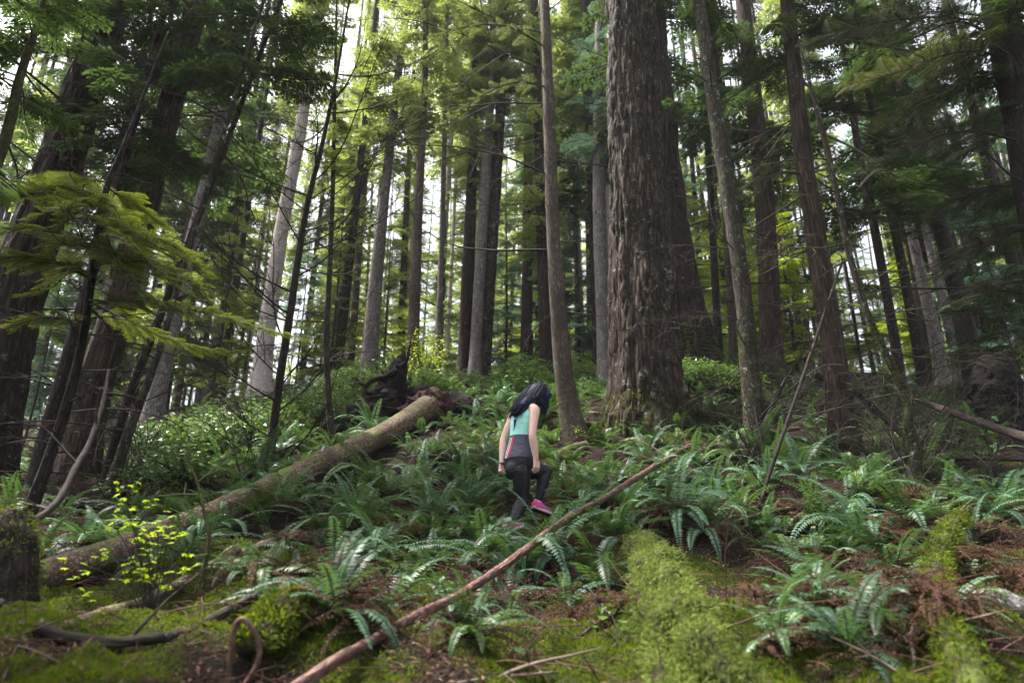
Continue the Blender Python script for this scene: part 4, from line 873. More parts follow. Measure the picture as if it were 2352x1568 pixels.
# ------------------------------------------------------------------ upturned root plate
def root_plate():
    c = P(985, 925, 11.5); root = empty('root_plate', c, 'dark upturned root plate with a tall jagged horn at the end of the fallen log', 'tree roots')
    def part(name, ctrl, Y0, Y1, m, amp, freq, sides=16, n=40, seed=0):
        mb = MB(); tube(mb, onpath(ctrl, Y0, Y1, n), sides, disp=rdisp(amp, freq, seed, .7)); o = mb.build(name, M[m], origin=c); o.parent = root; o.location = (0, 0, 0)
    mb = MB()
    tube(mb, onpath([(850,1010,70),(862,975,120),(885,935,108),(897,900,74),(908,868,50),(918,836,30),(928,808,10)], 11.6, 11.7, 80), 48, disp=rdisp(.22, 8, 1, .8))
    tube(mb, onpath([(880,985,90),(930,955,100),(975,935,90),(1010,935,70),(1045,945,30)], 11.8, 11.6, 60), 32, disp=rdisp(.15, 6, 2, .8))
    o = mb.build('root_mass', M['root_dark'], origin=c); o.parent = root; o.location = (0, 0, 0)
    mb = MB(); tube(mb, onpath([(935,965,60),(965,940,66),(1000,930,64),(1040,945,36)], 11.25, 11.3, 70), 48, disp=rdisp(.16, 11, 3, .8))
    o = mb.build('root_litter', M['rootlitter'], origin=c); o.parent = root; o.location = (0, 0, 0)
    mb = MB(); tube(mb, onpath([(1000,960,50),(1045,948,85),(1085,950,70),(1115,965,25)], 11.9, 12.0, 50), 28, disp=rdisp(.14, 7, 4, .8)); o = mb.build('root_mass', M['root_dark'], origin=c); o.parent = root; o.location = (0, 0, 0)
    part('root', [(920,842,12),(934,828,8),(940,800,6),(944,778,3)], 11.5, 11.4, 'root_dark', .008, 16, 8)
    part('root', [(912,850,16),(885,866,15),(860,872,13),(842,884,12),(836,905,11),(848,935,10),(868,955,8)], 11.5, 11.2, 'root_dark', .015, 16, 10)
    part('root', [(842,886,8),(828,880,7),(816,868,5),(808,872,3)], 11.3, 11.2, 'root_dark', .008, 16, 8)
    part('root', [(1030,955,8),(1055,935,9),(1085,942,8),(1120,948,7),(1150,965,4)], 11.5, 11.4, 'root_dark', .006, 16, 8)
    r = np.random.default_rng(8); hang = MB()
    for k in range(260):
        a = [(836 + 30 * r.random(), 890 + 70 * r.random()), (900 + 45 * r.random(), 850 + 60 * r.random()), (1000 + 120 * r.random(), 945 + 15 * r.random())][k % 3]
        limb(hang, P(a[0], a[1], 11.35 + .2 * r.random()), (r.random() - .5, -.3 * r.random(), -.9), .2 + .4 * r.random(), .006, .5, 1.2, 3, 7, 1, 2000 + k)
    o = hang.build('hanging_fibres', M['root_dark'], origin=c); o.parent = root; o.location = (0, 0, 0)
root_plate()

# ------------------------------------------------------------------ moss
def moss_on(mb, pts, n, r, ln, wd, drop=.5, jit=.02, m=0, gap=.62):
    """tufts on a set of surface points with normals (k,6)"""
    i = r.integers(0, len(pts), n); b = pts[i, :3] + (r.random((n, 3)) - .5) * jit; nn = pts[i, 3:]
    kk = vnoise(b * 13) + .5 * vnoise(b * 31) + .35 * (r.random(n) - .5) > gap; b = b[kk]; nn = nn[kk]; n = len(b)
    d = nn * (.5 + .6 * r.random((n, 1))) + (r.random((n, 3)) - .5) * 1.5 + np.array([0, 0, -drop]) * r.random((n, 1))
    leaflets(mb, b, d, ln * (.5 + r.random(n)), wd * (.6 + .8 * r.random(n)), r.random((n, 3)) - .5, np.clip(.2 + .8 * r.random(n) * vnoise(b * 6) * 1.6, 0, 1), .25, m)
def mossy_log(name, label, cat, ctrl, Y0, Y1, n, ln, wd, matn='moss', amp=.07, core='rotten_core', seed=0, bury=0., drop=.6, tops=-.3):
    path = onpath(ctrl, Y0, Y1, 160, bury, 0 if 'stump' in name else 4); org = path[0, :3].copy(); root = empty(name, org, label, cat)
    mb = MB(); tube(mb, path, 64, disp=lambda a, b_, c: rdisp(amp, 5, seed, .9)(a, b_, c) + rdisp(amp * .5, 14, seed + 3, .9)(a, b_, c)); o = mb.build('core', M[core], origin=org); o.parent = root; o.location = (0, 0, 0)
    me = o.data; k = len(me.vertices); co = np.zeros(k * 3, np.float32); me.vertices.foreach_get('co', co); no = np.zeros(k * 3, np.float32); me.vertices.foreach_get('normal', no)
    S = np.concatenate([co.reshape(-1, 3), no.reshape(-1, 3)], 1); S = S[S[:, 5] > tops]
    q = MB(); moss_on(q, S, n, np.random.default_rng(seed), ln, wd, drop, .06); o = q.build('moss', [M[matn]], root)
    return root
mossy_log('mossy_log', 'thick nurse log smothered in pale drooping moss at the lower right of centre', 'log',
   [(1478,1255,44),(1500,1300,78),(1520,1350,96),(1545,1405,100),(1590,1450,96),(1640,1510,96),(1700,1600,104),(1790,1760,111)], 5.3, 2.75, 32000, .026, .006, 'moss_pale', .13, seed=5, drop=1.0)
mossy_log('mossy_log', 'second prong of the pale mossy nurse log, left of the first at the bottom edge', 'log',
   [(1520,1390,67),(1530,1450,70),(1545,1520,67),(1560,1620,70),(1580,1760,70)], 4.0, 2.75, 16000, .024, .006, 'moss_pale', .10, seed=6, bury=.05, drop=1.0)
mossy_log('mossy_log', 'slender mossy log curving down the dark slope at the right', 'log',
   [(2215,1178,22),(2180,1225,36),(2155,1280,46),(2145,1330,48),(2150,1400,52),(2180,1460,58),(2215,1520,60),(2250,1620,66),(2290,1760,70)], 5.4, 2.9, 9000, .03, .008, 'moss', .04, seed=7)
mossy_log('mossy_log', 'short stubby mossy log among dead fronds left of the reddish pole', 'log',
   [(560,1470,30),(600,1440,70),(640,1410,85),(690,1385,60)], 4.1, 4.7, 6000, .03, .008, 'moss', .05, seed=8, bury=.03)
mossy_log('mossy_stump', 'tall rotten stump covered with moss at the left edge', 'stump',
   [(0,1640,200),(0,1540,165),(5,1440,150),(10,1340,138),(12,1260,120),(20,1205,90),(34,1168,34)], 3.3, 3.3, 5000, .020, .006, 'moss', .05, 'bark_dark', seed=9, drop=.8, tops=-1)
mossy_log('mossy_stump', 'decayed mossy stump mound between the two firs and the mossy curving trunk', 'stump',
   [(1600,1010,150),(1612,960,135),(1622,915,110),(1630,880,80)], 11.6, 11.7, 9000, .06, .02, 'moss', .15, 'root_dark', seed=10)
mossy_log('black_stump', 'big burnt black stump at the far right', 'stump',
   [(2292,990,110),(2290,930,100),(2288,870,95),(2296,832,70)], 12, 12, 1200, .03, .01, 'needle_dark', .12, 'root_dark', seed=12)
for nm, lab, a, b, sc, n in [('mossy_rock', 'low rounded rock with moss round a bare grey patch at the lower right', 2270, 1400, (.21, .16, .10), 5000), ('stone', 'small grey stone among the dead fronds at the right', 2065, 1345, (.04, .04, .04), 150)]:
    p = hit(a, b); mb = MB(); th = np.linspace(0, 2 * math.pi, 40, endpoint=False); rings = np.linspace(0, math.pi, 24)
    V = np.array([[math.sin(f) * math.cos(t), math.sin(f) * math.sin(t), math.cos(f)] for f in rings for t in th]); V *= (1 + (fbm(V * 1.7 + a, 3)[:, None] - .5) * .5) * np.array(sc)
    i = np.arange(23)[:, None] * 40; j = np.arange(40)[None, :]; Q = np.stack([i + j, i + 40 + j, i + 40 + (j + 1) % 40, i + (j + 1) % 40], -1)
    root = empty(nm, p, lab, 'rock'); mb.add(V, Q); o = mb.build('stone_body', M['rock'] if 'rock' in M else M['bark_grey'], root)
    S = np.concatenate([V, nrm(V)], 1); S = S[(S[:, 2] > -.5 * sc[2]) & ((V[:, 0] - .2 * sc[0]) ** 2 / sc[0] ** 2 + V[:, 1] ** 2 / sc[1] ** 2 > .12)]
    q = MB(); moss_on(q, S, n, rr, .02, .006, .2, .02); q.build('moss', [M['moss']], root)
# moss on the feet of trees
def foot_moss(key, hgt, n, ln, matn='moss', az=None):
    root, path, org = TR[key]; tr = [c for c in root.children if c.name.startswith('trunk')][0]
    me = tr.data; k = len(me.vertices); co = np.zeros(k * 3, np.float32); me.vertices.foreach_get('co', co); no = np.zeros(k * 3, np.float32); me.vertices.foreach_get('normal', no)
    S = np.concatenate([co.reshape(-1, 3), no.reshape(-1, 3)], 1); r = np.random.default_rng(len(key))
    lim = hgt * (.35 + 1.1 * fbm(S[:, :3] * 2.2 + 3, 3)); S = S[(S[:, 2] < lim) & (S[:, 2] > -.3) & (S[:, 4] < .5)]
    if az is not None: S = S[S[:, 3] * az > .2]
    q = MB(); moss_on(q, S, n, r, ln, ln * .3, .4, .03); q.build('moss', [M[matn]], root)
foot_moss('big', .5, 9000, .028); foot_moss('slim', .9, 2500, .022); foot_moss('mossy1', 1.8, 5000, .018); foot_moss('cedar', .5, 2500, .025); foot_moss('crook', 2.5, 5000, .018); foot_moss('big2', 1.2, 5000, .05)
# carpet of moss tufts over the ground near the camera
def carpet():
    r = np.random.default_rng(3); mb = MB(); mb2 = MB(); N = 420000
    Y = 2.5 + 7.5 * r.random(N) ** 1.6; x = (r.random(N) - .5) * 1.56 * Y
    k = r.random(N) < (mossy(x, Y) * .95 + .02) * np.clip(3.6 / Y, .3, 1); x = x[k]; Y = Y[k]; n = len(x)
    z = H(x, Y); b = np.stack([x, Y, z], 1); cl = vnoise(b * 11 + 4); cl2 = vnoise(b * 30 + 8)
    b[:, 2] += .045 * cl * cl2
    d = np.stack([r.random(n) - .5, r.random(n) - .5, .25 + .7 * r.random(n)], 1)
    sz = np.clip(Y / 4, .8, 2)
    leaflets(mb, b, d, (.012 + .022 * cl * r.random(n)) * sz, (.005 + .003 * r.random(n)) * sz, r.random((n, 3)) - .5, np.clip(cl * .8 + .5 * (r.random(n) - .4) + .2 * (fbm(b * 1.3 + 9, 2) - .5) * 3, 0, 1), .3)
    tag(mb.build('moss_carpet', [M['moss']]), kind='stuff', label='bright green moss carpet over the slope')
    # litter: needles, dead leaflets, sticks
    N = 60000; Y = 2.5 + 9 * r.random(N) ** 1.3; x = (r.random(N) - .5) * 1.56 * Y; k = r.random(N) < 1.1 - mossy(x, Y) * .85; x = x[k]; Y = Y[k]; n = len(x)
    b = np.stack([x, Y, H(x, Y) + .006 + .03 * r.random(n) ** 3], 1); d = np.stack([r.random(n) - .5, r.random(n) - .5, (r.random(n) - .4) * .6], 1)
    leaflets(mb2, b, d, .02 + .05 * r.random(n) ** 2, .004 + .012 * r.random(n) ** 2, np.array([0, 0, 1.]) + (r.random((n, 3)) - .5) * 1.6, r.random(n), .2)
    for q in range(2200):
        Yq = 2.7 + 8 * r.random(); xq = (r.random() - .5) * 1.5 * Yq
        limb(mb2, (xq, Yq, h1(xq, Yq) + .015), (r.random() - .5, r.random() - .5, .12 * r.random()), .12 + .5 * r.random() ** 2, .003, .15, .5, 3, 6, 1, 5000 + q)
    tag(mb2.build('litter', [M['litter']]), kind='stuff', label='brown needles, dead leaflets and twigs on the ground')
carpet()

# ------------------------------------------------------------------ small plants
def maple_leaves(mb, pts, r, s):
    n = len(pts); yaw = r.random(n) * 6.28; tilt = (r.random(n) - .6) * 1.3
    for k, a in enumerate((-.8, 0, .8, -1.7, 1.7)):
        d = np.stack([np.cos(yaw + a), np.sin(yaw + a), tilt * np.cos(a) - .1], 1); l = s * (1 if k == 1 else .8 if k in (0, 2) else .5)
        leaflets(mb, pts, d, np.full(n, l), np.full(n, l * .5), np.array([0, 0, 1.]) + (r.random((n, 3)) - .5) * 1.0, r.random(n), .1)
p = hit(310, 1400, 2.5); r = np.random.default_rng(9); root = empty('maple_seedling', P(345, 1430, 3.6), 'vine maple shoots with bright yellow leaves in front of the fallen log', 'plant')
st = MB(); lf = MB(); pts = []
for a, b in [(290,1120),(330,1160),(300,1190),(360,1200),(310,1240),(350,1260),(380,1230),(300,1290),(340,1300),(410,1240),(370,1310),(430,1290),(300,1180),(320,1330),(260,1200),(170,1290),(200,1360),(270,1310),(235,1260),(400,1330),(340,1215),(325,1275),(285,1150),(360,1340),(190,1320),(390,1190)]:
    e = P(a, b, 3.55 + .25 * r.random()); s = P(345, 1430, 3.65)
    tube(st, spline([list(s) + [.004], list((s + e) / 2 + np.array([.04 * (r.random() - .5), 0, .06])) + [.003], list(e) + [.0015]], 12), 4, caps=False)
    pts += [e + (r.random(3) - .5) * .09 for _ in range(5)]
maple_leaves(lf, np.array(pts), r, .036); o = lf.build('leaves', [M['bright_leaf']], origin=P(345, 1430, 3.6)); o.parent = root; o.location = (0, 0, 0)
o = st.build('stems', M['twig'], origin=P(345, 1430, 3.6)); o.parent = root; o.location = (0, 0, 0)
log('bare_sapling', 'thin bare upright stem standing in front of the fallen log', 'sapling', [(455,1496,12),(460,1420,12),(466,1330,11),(476,1270,10),(481,1225,10),(470,1180,8),(455,1115,6),(440,1075,5),(425,1035,3)], 3.7, 3.7, 'twig_moss', .002, 20, 10, 60, 4, 50, twr=.003)
mb = MB(); hp = onpath([(524,1572,10),(530,1500,12),(536,1450,13),(551,1424,13),(568,1428,12),(588,1458,12),(597,1490,13),(588,1530,12),(560,1572,10)], 2.62, 2.62, 60); tube(mb, hp, 8, disp=rdisp(.003, 20)); o = mb.build('bent_frond_stalk', M['pole_red'], origin=hp[0, :3]); tag(o, 'brown stalk bent over into a hoop at the bottom left', 'plant stalk')
# yellow green shrub beside the horn, broad leaved seedlings near the feet
def leafy(name, lab, cat, px, py, Y, R, Hh, n, ll, matn, seed, wr=.6, flat=.6, org=None):
    r = np.random.default_rng(seed); c = P(px, py, Y) if Y else hit(px, py); root = empty(name, c, lab, cat); lf = MB(); st = MB()
    e = (r.random((max(6, n // 8), 3)) - .5) * 2 * np.array([R, R, Hh / 2]) + np.array([0, 0, Hh * .6])
    for q in e: tube(st, spline([(0, 0, -.05, .006), tuple(q * .5) + (.004,), tuple(q) + (.0015,)], 6), 3, caps=False)
    i = r.integers(0, len(e), n); b = e[i] * (.6 + .45 * r.random((n, 1))) + (r.random((n, 3)) - .5) * ll * 2
    leaflets(lf, b, np.stack([r.random(n) - .5, r.random(n) - .5, (r.random(n) - .6) * .6], 1), ll * (.6 + .6 * r.random(n)), ll * wr * (.7 + .5 * r.random(n)), np.array([0, 0, 1.]) + (r.random((n, 3)) - .5) * flat, r.random(n), .15)
    lf.build('leaves', [M[matn]], root); st.build('stems', M['twig'], root)
leafy('huckleberry_bush', 'airy yellow green shrub right behind the horn of the root plate', 'shrub', 975, 880, 13, .42, 1.0, 700, .045, 'bright_leaf', 1)
leafy('huckleberry_bush', 'small yellow green shrub at the foot of the slim trunk', 'shrub', 1345, 1015, 9.2, .25, .22, 140, .03, 'bright_leaf', 2)
for i, (a, b, lab) in enumerate([(1125, 1168, 'broad leaved seedling left of the standing leg of the walker'), (1095, 1215, 'broad leaved seedling low among dead fronds left of the walker'), (1210, 1185, 'broad leaved seedling between the legs of the walker'),
      (1040, 1395, 'broad leaved plant against the lower side of the reddish pole'), (1390, 1450, 'three round leaves on moss right of the bottom centre'), (1225, 1530, 'clover like leaves on moss at the bottom centre'), (2140, 1130, 'pale bluish leaved clump in the dark undergrowth at the right'), (1430, 1480, 'small round leaves close to the second prong of the mossy log')]):
    leafy('seedling', lab, 'plant', a, b, 0, .12, .16, 12, .055, 'salal', 20 + i, .8, .3)
for (x, y, me, s, z0, lab) in [(-5.2, 3.0, CD[0], .85, 2.6, 'dark hemlock standing just outside the left edge')]:  # added off-frame tree, its crown shades the foreground strip
    z0_ = h1(x, y); root = empty('hemlock_tree', (x, y, z0_), lab, 'tree'); mb = MB(); tube(mb, spline([(0, 0, -.5, .2), (.1, 0, 8, .14), (0, 0, 18, .04)], 40), 16, disp=rdisp(.02, 9)); mb.build('trunk', M['bark_dark'], root)
    linkmesh('crown', me, root, (0, 0, z0), (0, 0, x), (s, s, s))
HAZE = .0005
if HAZE:
    m, t, out = mat('haze'); v = nd(t, 'ShaderNodeVolumePrincipled', {'Color': (.93, .97, 1, 1), 'Density': HAZE, 'Anisotropy': .2}); t.links.new(v.outputs[0], out.inputs[1])
    mb = MB(); X0, X1, Y0, Y1, Z0, Z1 = -148, 148, -148, 168, -12, 46
    mb.add([(X0,Y0,Z0),(X1,Y0,Z0),(X1,Y1,Z0),(X0,Y1,Z0),(X0,Y0,Z1),(X1,Y0,Z1),(X1,Y1,Z1),(X0,Y1,Z1)], [(3,2,1,0),(4,5,6,7),(0,1,5,4),(1,2,6,5),(2,3,7,6),(3,0,4,7)])
    tag(mb.build('haze', m), kind='stuff', label='thin pale mist in the air')
# ------------------------------------------------------------------ the walker
def skinmat():
    m, t, out = mat('skin'); n = nd(t, 'ShaderNodeTexNoise', {'Scale': 14, 'Detail': 3})
    c = mixc(t, n.outputs['Fac'], (.66, .38, .31), (.78, .52, .44))
    pr = nd(t, 'ShaderNodeBsdfPrincipled', {'Base Color': c, 'Roughness': .5, 'Subsurface Weight': .12, 'Subsurface Scale': .01, 'Specular IOR Level': .35}); t.links.new(pr.outputs[0], out.inputs[0]); return m
def cloth(name, c, rough=.8, wr=.0, scale=40, split=None):
    m, t, out = mat(name); tc = nd(t, 'ShaderNodeNewGeometry')
    n = nd(t, 'ShaderNodeTexNoise', {'Vector': nd(t, 'ShaderNodeMapping', {0: tc.outputs['Position'], 3: (1, 1, 1.8)}).outputs[0], 'Scale': 13, 'Detail': 3, 'Distortion': 1.2})
    col = c4(c)
    if split:
        sx = nd(t, 'ShaderNodeSeparateXYZ', {0: tc.outputs['Position']})
        mm = nd(t, 'ShaderNodeMath', {0: sx.outputs[0], 1: split[2], 2: sx.outputs[2]}, operation='MULTIPLY_ADD')
        col = mixc(t, ramp(t, mm.outputs[0], split[1] - .002, split[1] + .002), split[0], c)
    w_ = nd(t, 'ShaderNodeTexNoise', {'Vector': tc.outputs['Position'], 'Scale': 900}); h = nd(t, 'ShaderNodeMath', {0: w_.outputs['Fac'], 1: .04, 2: n.outputs['Fac']}, operation='MULTIPLY_ADD')
    b = nd(t, 'ShaderNodeBump', {'Height': h.outputs[0], 'Strength': wr, 'Distance': .03})
    pr = nd(t, 'ShaderNodeBsdfPrincipled', {'Base Color': col, 'Roughness': rough, 'Specular IOR Level': .3, 'Normal': b.outputs[0]}); t.links.new(pr.outputs[0], out.inputs[0]); return m
M['hair'] = barkmat('hair', (.005, .007, .018), (.020, .030, .095), 200, stretch=.02, bump=.2, rough=.52)
for hn in M['hair'].node_tree.nodes:
    if hn.type == 'BSDF_PRINCIPLED': hn.inputs['Specular IOR Level'].default_value = .18
fw_ = np.array([.74, .67, 0.]); rt_ = np.array([.67, -.74, 0.]); UP = np.array([0, 0, 1.])
def loft(mb, secs, axes=(None, None), n=32, p=2.0):
    """secs: (centre(3), a, b) elliptical sections, a along rt, b along fw"""
    A = rt_ if axes[0] is None else axes[0]; B = fw_ if axes[1] is None else axes[1]
    row = np.array([list(c) + [a, b] for c, a, b in secs], float); row = spline(row, max(12, len(secs) * 6))
    th = np.linspace(0, 2 * math.pi, n, endpoint=False); cx, cy = np.cos(th), np.sin(th)
    cx = np.sign(cx) * np.abs(cx) ** (2 / p); cy = np.sign(cy) * np.abs(cy) ** (2 / p)
    V = row[:, None, :3] + (row[:, 3:4] * cx)[..., None] * A + (row[:, 4:5] * cy)[..., None] * B
    k = len(row); i = np.arange(k - 1)[:, None] * n; j = np.arange(n)[None, :]; Q = np.stack([i + j, i + (j + 1) % n, i + n + (j + 1) % n, i + n + j], -1).reshape(-1, 4)
    V = V.reshape(-1, 3); V = np.vstack([V, row[0, :3], row[-1, :3]]); tr = [(k * n, (q + 1) % n, q) for q in range(n)] + [(k * n + 1, (k - 1) * n + q, (k - 1) * n + (q + 1) % n) for q in range(n)]
    mb.add(V, Q, tr)
def ball(mb, c, r, ax=None):
    th = np.linspace(0, 2 * math.pi, 20, endpoint=False); V = [[math.sin(f) * math.cos(t), math.sin(f) * math.sin(t), math.cos(f)] for f in np.linspace(.15, math.pi - .15, 11) for t in th]
    V = np.array(V + [[0, 0, 1], [0, 0, -1]]); r = np.array(r) * np.ones(3); V = V * r
    if ax is not None: V = V @ np.asarray(ax)
    i = np.arange(10)[:, None] * 20; j = np.arange(20)[None, :]; Q = np.stack([i + j, i + 20 + j, i + 20 + (j + 1) % 20, i + (j + 1) % 20], -1).reshape(-1, 4)
    mb.add(V + c, Q, [(220, q, (q + 1) % 20) for q in range(20)] + [(221, 200 + (q + 1) % 20, 200 + q) for q in range(20)])
def cap(mb, pts, sides=20):
    p = spline([list(a) + [r] for a, r in pts], len(pts) * 7); tube(mb, p, sides); ball(mb, p[0, :3], p[0, 3]); ball(mb, p[-1, :3], p[-1, 3])
def fuse(mb, name, mats, root, voxel, smooth=4, org=None):
    me = mb.mesh(name + '_raw', mats); o = bpy.data.objects.new(name + '_raw', me); COL.objects.link(o)
    m = o.modifiers.new('r', 'REMESH'); m.mode = 'VOXEL'; m.voxel_size = voxel; m.use_smooth_shade = True
    s = o.modifiers.new('s', 'SMOOTH'); s.iterations = smooth; s.factor = .5
    dg = bpy.context.evaluated_depsgraph_get(); ev = o.evaluated_get(dg); nm = bpy.data.meshes.new_from_object(ev); nm.name = name
    bpy.data.objects.remove(o); bpy.data.meshes.remove(me)
    nm.materials.clear(); nm.materials.append(mats); nm.transform(Matrix.Translation([-float(c) for c in org])); 
    q = bpy.data.objects.new(name, nm); COL.objects.link(q); q.parent = root; return q
PORG = P(1180, 1228, 6.8); PORG[2] = h1(PORG[0], PORG[1])
J = {k: P(*v) for k, v in dict(neck=(1213,927,6.90), head=(1234,905,6.98), rs=(1228,941,6.74), ls=(1182,945,7.02), re=(1223,999,6.67), rw=(1231,1053,6.70), le=(1157,1008,6.95), lw=(1153,1065,6.88),
    pel=(1193,1068,6.87), rh=(1197,1082,6.80), lh=(1196,1080,6.95), rk=(1200,1143,6.86), ra=(1176,1207,6.74), lk=(1255,1083,7.10), la=(1238,1144,7.00)).items()}
person = empty('person', PORG, 'woman with long black hair climbing the slope in mint tank top and dark leggings', 'person')
M['skin'] = skinmat(); zsp = P(1197, 999, 6.8)
M['shirt'] = cloth('shirt', (.40, .80, .75), .8, .5, split=((.085, .085, .125), zsp[2] + zsp[0] * .05, .05))
M['leggings'] = cloth('leggings', (.008, .010, .018), .55, .4); M['panel'] = cloth('panel', (.035, .024, .024), .6, .1); M['stripe_red'] = cloth('stripe_red', (.55, .05, .07), .8); M['stripe_white'] = cloth('stripe_white', (.75, .8, .85), .8)
M['navy'] = cloth('navy', (.01, .02, .14), .8); M['pink'] = cloth('pink', (.80, .06, .42), .5, .2); M['sole'] = cloth('sole', (.75, .6, .66), .6); M['sole_dark'] = cloth('sole_dark', (.10, .02, .05), .7); M['coral'] = cloth('coral', (.80, .12, .22), .6); M['sock'] = cloth('sock', (.8, .78, .8), .9); M['strap'] = cloth('strap', (.02, .02, .03), .5)
TS = [(P(1208,929,6.89), .075, .050), (P(1207,937,6.88), .135, .070), (P(1205,952,6.88), .150, .098), (P(1203,970,6.88), .145, .110), (P(1198,997,6.87), .126, .098), (P(1194,1022,6.87), .136, .104), (P(1191,1048,6.87), .155, .122), (P(1191,1070,6.87), .162, .130), (P(1195,1092,6.87), .140, .115)]
b = MB(); loft(b, TS)
cap(b, [(P(1207,934,6.89), .052), (P(1217,921,6.92), .046), (P(1226,910,6.96), .046)])
hf = nrm(fw_ * .78 - UP * .62); hu = nrm(UP * .78 + fw_ * .62); hs = rt_
AX = np.stack([hs, hf, hu])
ball(b, J['head'], (.074, .092, .095), AX); ball(b, J['head'] + hf * .035 - hu * .055, (.050, .055, .062), AX); ball(b, J['head'] + hf * .055 - hu * .085, (.026, .024, .022), AX)
cap(b, [(J['head'] + hf * .088 + hu * .004, .007), (J['head'] + hf * .106 - hu * .035, .012)], 10); ball(b, J['head'] + hf * .094 - hu * .066, (.022, .010, .010), AX)
for s in (-1, 1): ball(b, J['head'] + hs * s * .076 - hu * .012, (.010, .018, .030), AX); ball(b, J['head'] + hs * s * .03 + hf * .078 + hu * .012, (.02, .012, .008), AX)
for s, e, w_, sg in (('rs', 're', 'rw', 1), ('ls', 'le', 'lw', -1)):
    S, E, W = J[s], J[e], J[w_]; inn = J['neck'] - UP * .02
    cap(b, [(inn + (S - inn) * .35, .048), (inn + (S - inn) * .8, .053), (S - UP * .02, .052), (S * .6 + E * .4, .044), (E, .037), (E * .65 + W * .35, .040), (W, .026)])
    d = nrm(W - E) * .5 + np.array([.02 * sg, .02, -.5]); d = nrm(d); th = nrm(fw_ - d * np.dot(fw_, d)); bk = rt_ * sg; bk = nrm(bk - d * np.dot(bk, d) - th * np.dot(bk, th)); pal = -bk
    K = W + d * .085
    for q in range(5):   # palm block
        u = (q - 2) / 2; cap(b, [(W + th * u * .016, .014), (K + th * u * .030 - d * abs(u) * .006, .0125)], 10)
    for q, (ln, cu) in enumerate([(.066, .75), (.074, .85), (.070, .95), (.056, 1.05)]):
        o = K + th * (.032 - q * .0215) - d * abs(q - 1) * .004; p_ = [(o, .0105)]; a = .15 if sg > 0 else .5
        for sgm in (.45, .32, .23):
            a += cu * (.45 if sg > 0 else .75); o = o + (d * math.cos(a) + pal * math.sin(a)) * ln * sgm; p_.append((o, .0098 - .0018 * (len(p_) - 1)))
        cap(b, p_, 10)
    o = W + d * .028 + th * .024; cap(b, [(o, .013), (o + d * .028 + th * .020 + pal * .012, .011), (o + d * .052 + th * .020 + pal * .026, .009)], 10)
RF = P(1170, 1222, 6.70); RF[2] = max(RF[2], h1(RF[0], RF[1]) + .05)
def leg(mb, g, inner=True):
    cap(mb, [(J['rh'], .088 + g), (P(1198,1108,6.83), .082 + g), (J['rk'] + UP * .03, .064 + g), (J['rk'] - UP * .03, .056 + g), (P(1190,1172,6.81), .058 + g), (J['ra'], .036 + g)])
    cap(mb, [(J['lh'], .084 + g), (J['lh'] * .5 + J['lk'] * .5, .078 + g), (J['lk'], .058 + g)])
    cap(mb, [(J['lk'], .057 + g), (J['lk'] * .62 + J['la'] * .38 - fw_ * .012, .056 + g), (J['la'], .035 + g)])
leg(b, 0)
cap(b, [(J['ra'], .034), (RF, .03)]); cap(b, [(J['la'], .033), (P(1236,1158,7.0), .03)])
fuse(b, 'body', M['skin'], person, .0042, 3, PORG)
# tank top: torso shell, cut at neck, arms and hem
s_ = MB(); loft(s_, [(c, a + .010, bb + .010) for c, a, bb in TS[1:6]] + [(P(1191,1046,6.87), .170, .136), (P(1190,1056,6.87), .174, .140)])
for k in ('rs', 'ls'): inn = J['neck'] - UP * .03; cap(s_, [(inn + (J[k] - inn) * .1, .050), (inn + (J[k] - inn) * .52, .052)])
shirt = fuse(s_, 'tank_top', M['shirt'], person, .006, 4, PORG)
l_ = MB(); loft(l_, [(c, a + .006, bb + .006) for c, a, bb in TS[6:]]); ball(l_, P(1180,1078,6.80), (.088, .080, .09)); ball(l_, P(1176,1080,6.92), (.088, .080, .09)); leg(l_, .006)
legs = fuse(l_, 'leggings', M['leggings'], person, .006, 4, PORG)
from mathutils.bvhtree import BVHTree
def ribbon(ob, name, pts, wd, m, dirv, off=.003, target=None):
    """narrow strip pressed on a garment: points in world, cast along dirv"""
    bv = BVHTree.FromPolygons([v.co for v in ob.data.vertices], [list(q.vertices) for q in ob.data.polygons]); d = nrm(np.array(dirv)); p = spline([list(q) for q in pts], 40); V = []
    for i, q in enumerate(p):
        t = nrm(p[min(i + 1, 39)] - p[max(i - 1, 0)]); sd = nrm(np.cross(t, d))
        for e in (-.5, 0, .5):
            w0 = wd if np.isscalar(wd) else np.interp(i / 39, [0, 1], wd)
            o = q - PORG + sd * e * w0 - d * .4; hh = bv.ray_cast(Vector(o), Vector(d)); hp_ = np.array(hh[0]) if hh[0] is not None else (V[-1] if V else q - PORG); V.append(hp_ - d * off)
    V = np.array(V); Q = [(i * 3 + k, i * 3 + k + 1, i * 3 + k + 4, i * 3 + k + 3) for i in range(39) for k in (0, 1)]
    mb = MB(); mb.add(V, Q); o = mb.build(name, m, ob); return o
ZC = {1: (P(1180,1000,6.75), P(1172,1028,6.72), P(1163,1052,6.72))}
cd = np.array([0, 1, .0])
ribbon(shirt, 'red_stripe', [P(1180,999,6.7), P(1173,1025,6.7), P(1164,1053,6.7)], .016, M['stripe_red'], cd)
ribbon(shirt, 'white_stripe', [P(1176,999,6.7), P(1169,1025,6.7), P(1161,1054,6.7)], .006, M['stripe_white'], cd)
ribbon(shirt, 'white_stripe', [P(1172.5,999,6.7), P(1165.5,1025,6.7), P(1158.5,1054,6.7)], .006, M['stripe_white'], cd)
ribbon(shirt, 'keyhole', [P(1183,958,6.7), P(1182,972,6.7), P(1180,985,6.7)], (.030, .004), M['navy'], cd)
ribbon(shirt, 'hem', [P(1157,1055.5,6.7), P(1175,1053,6.7), P(1200,1051,6.7), P(1222,1050,6.7)], .005, M['strap'], cd)
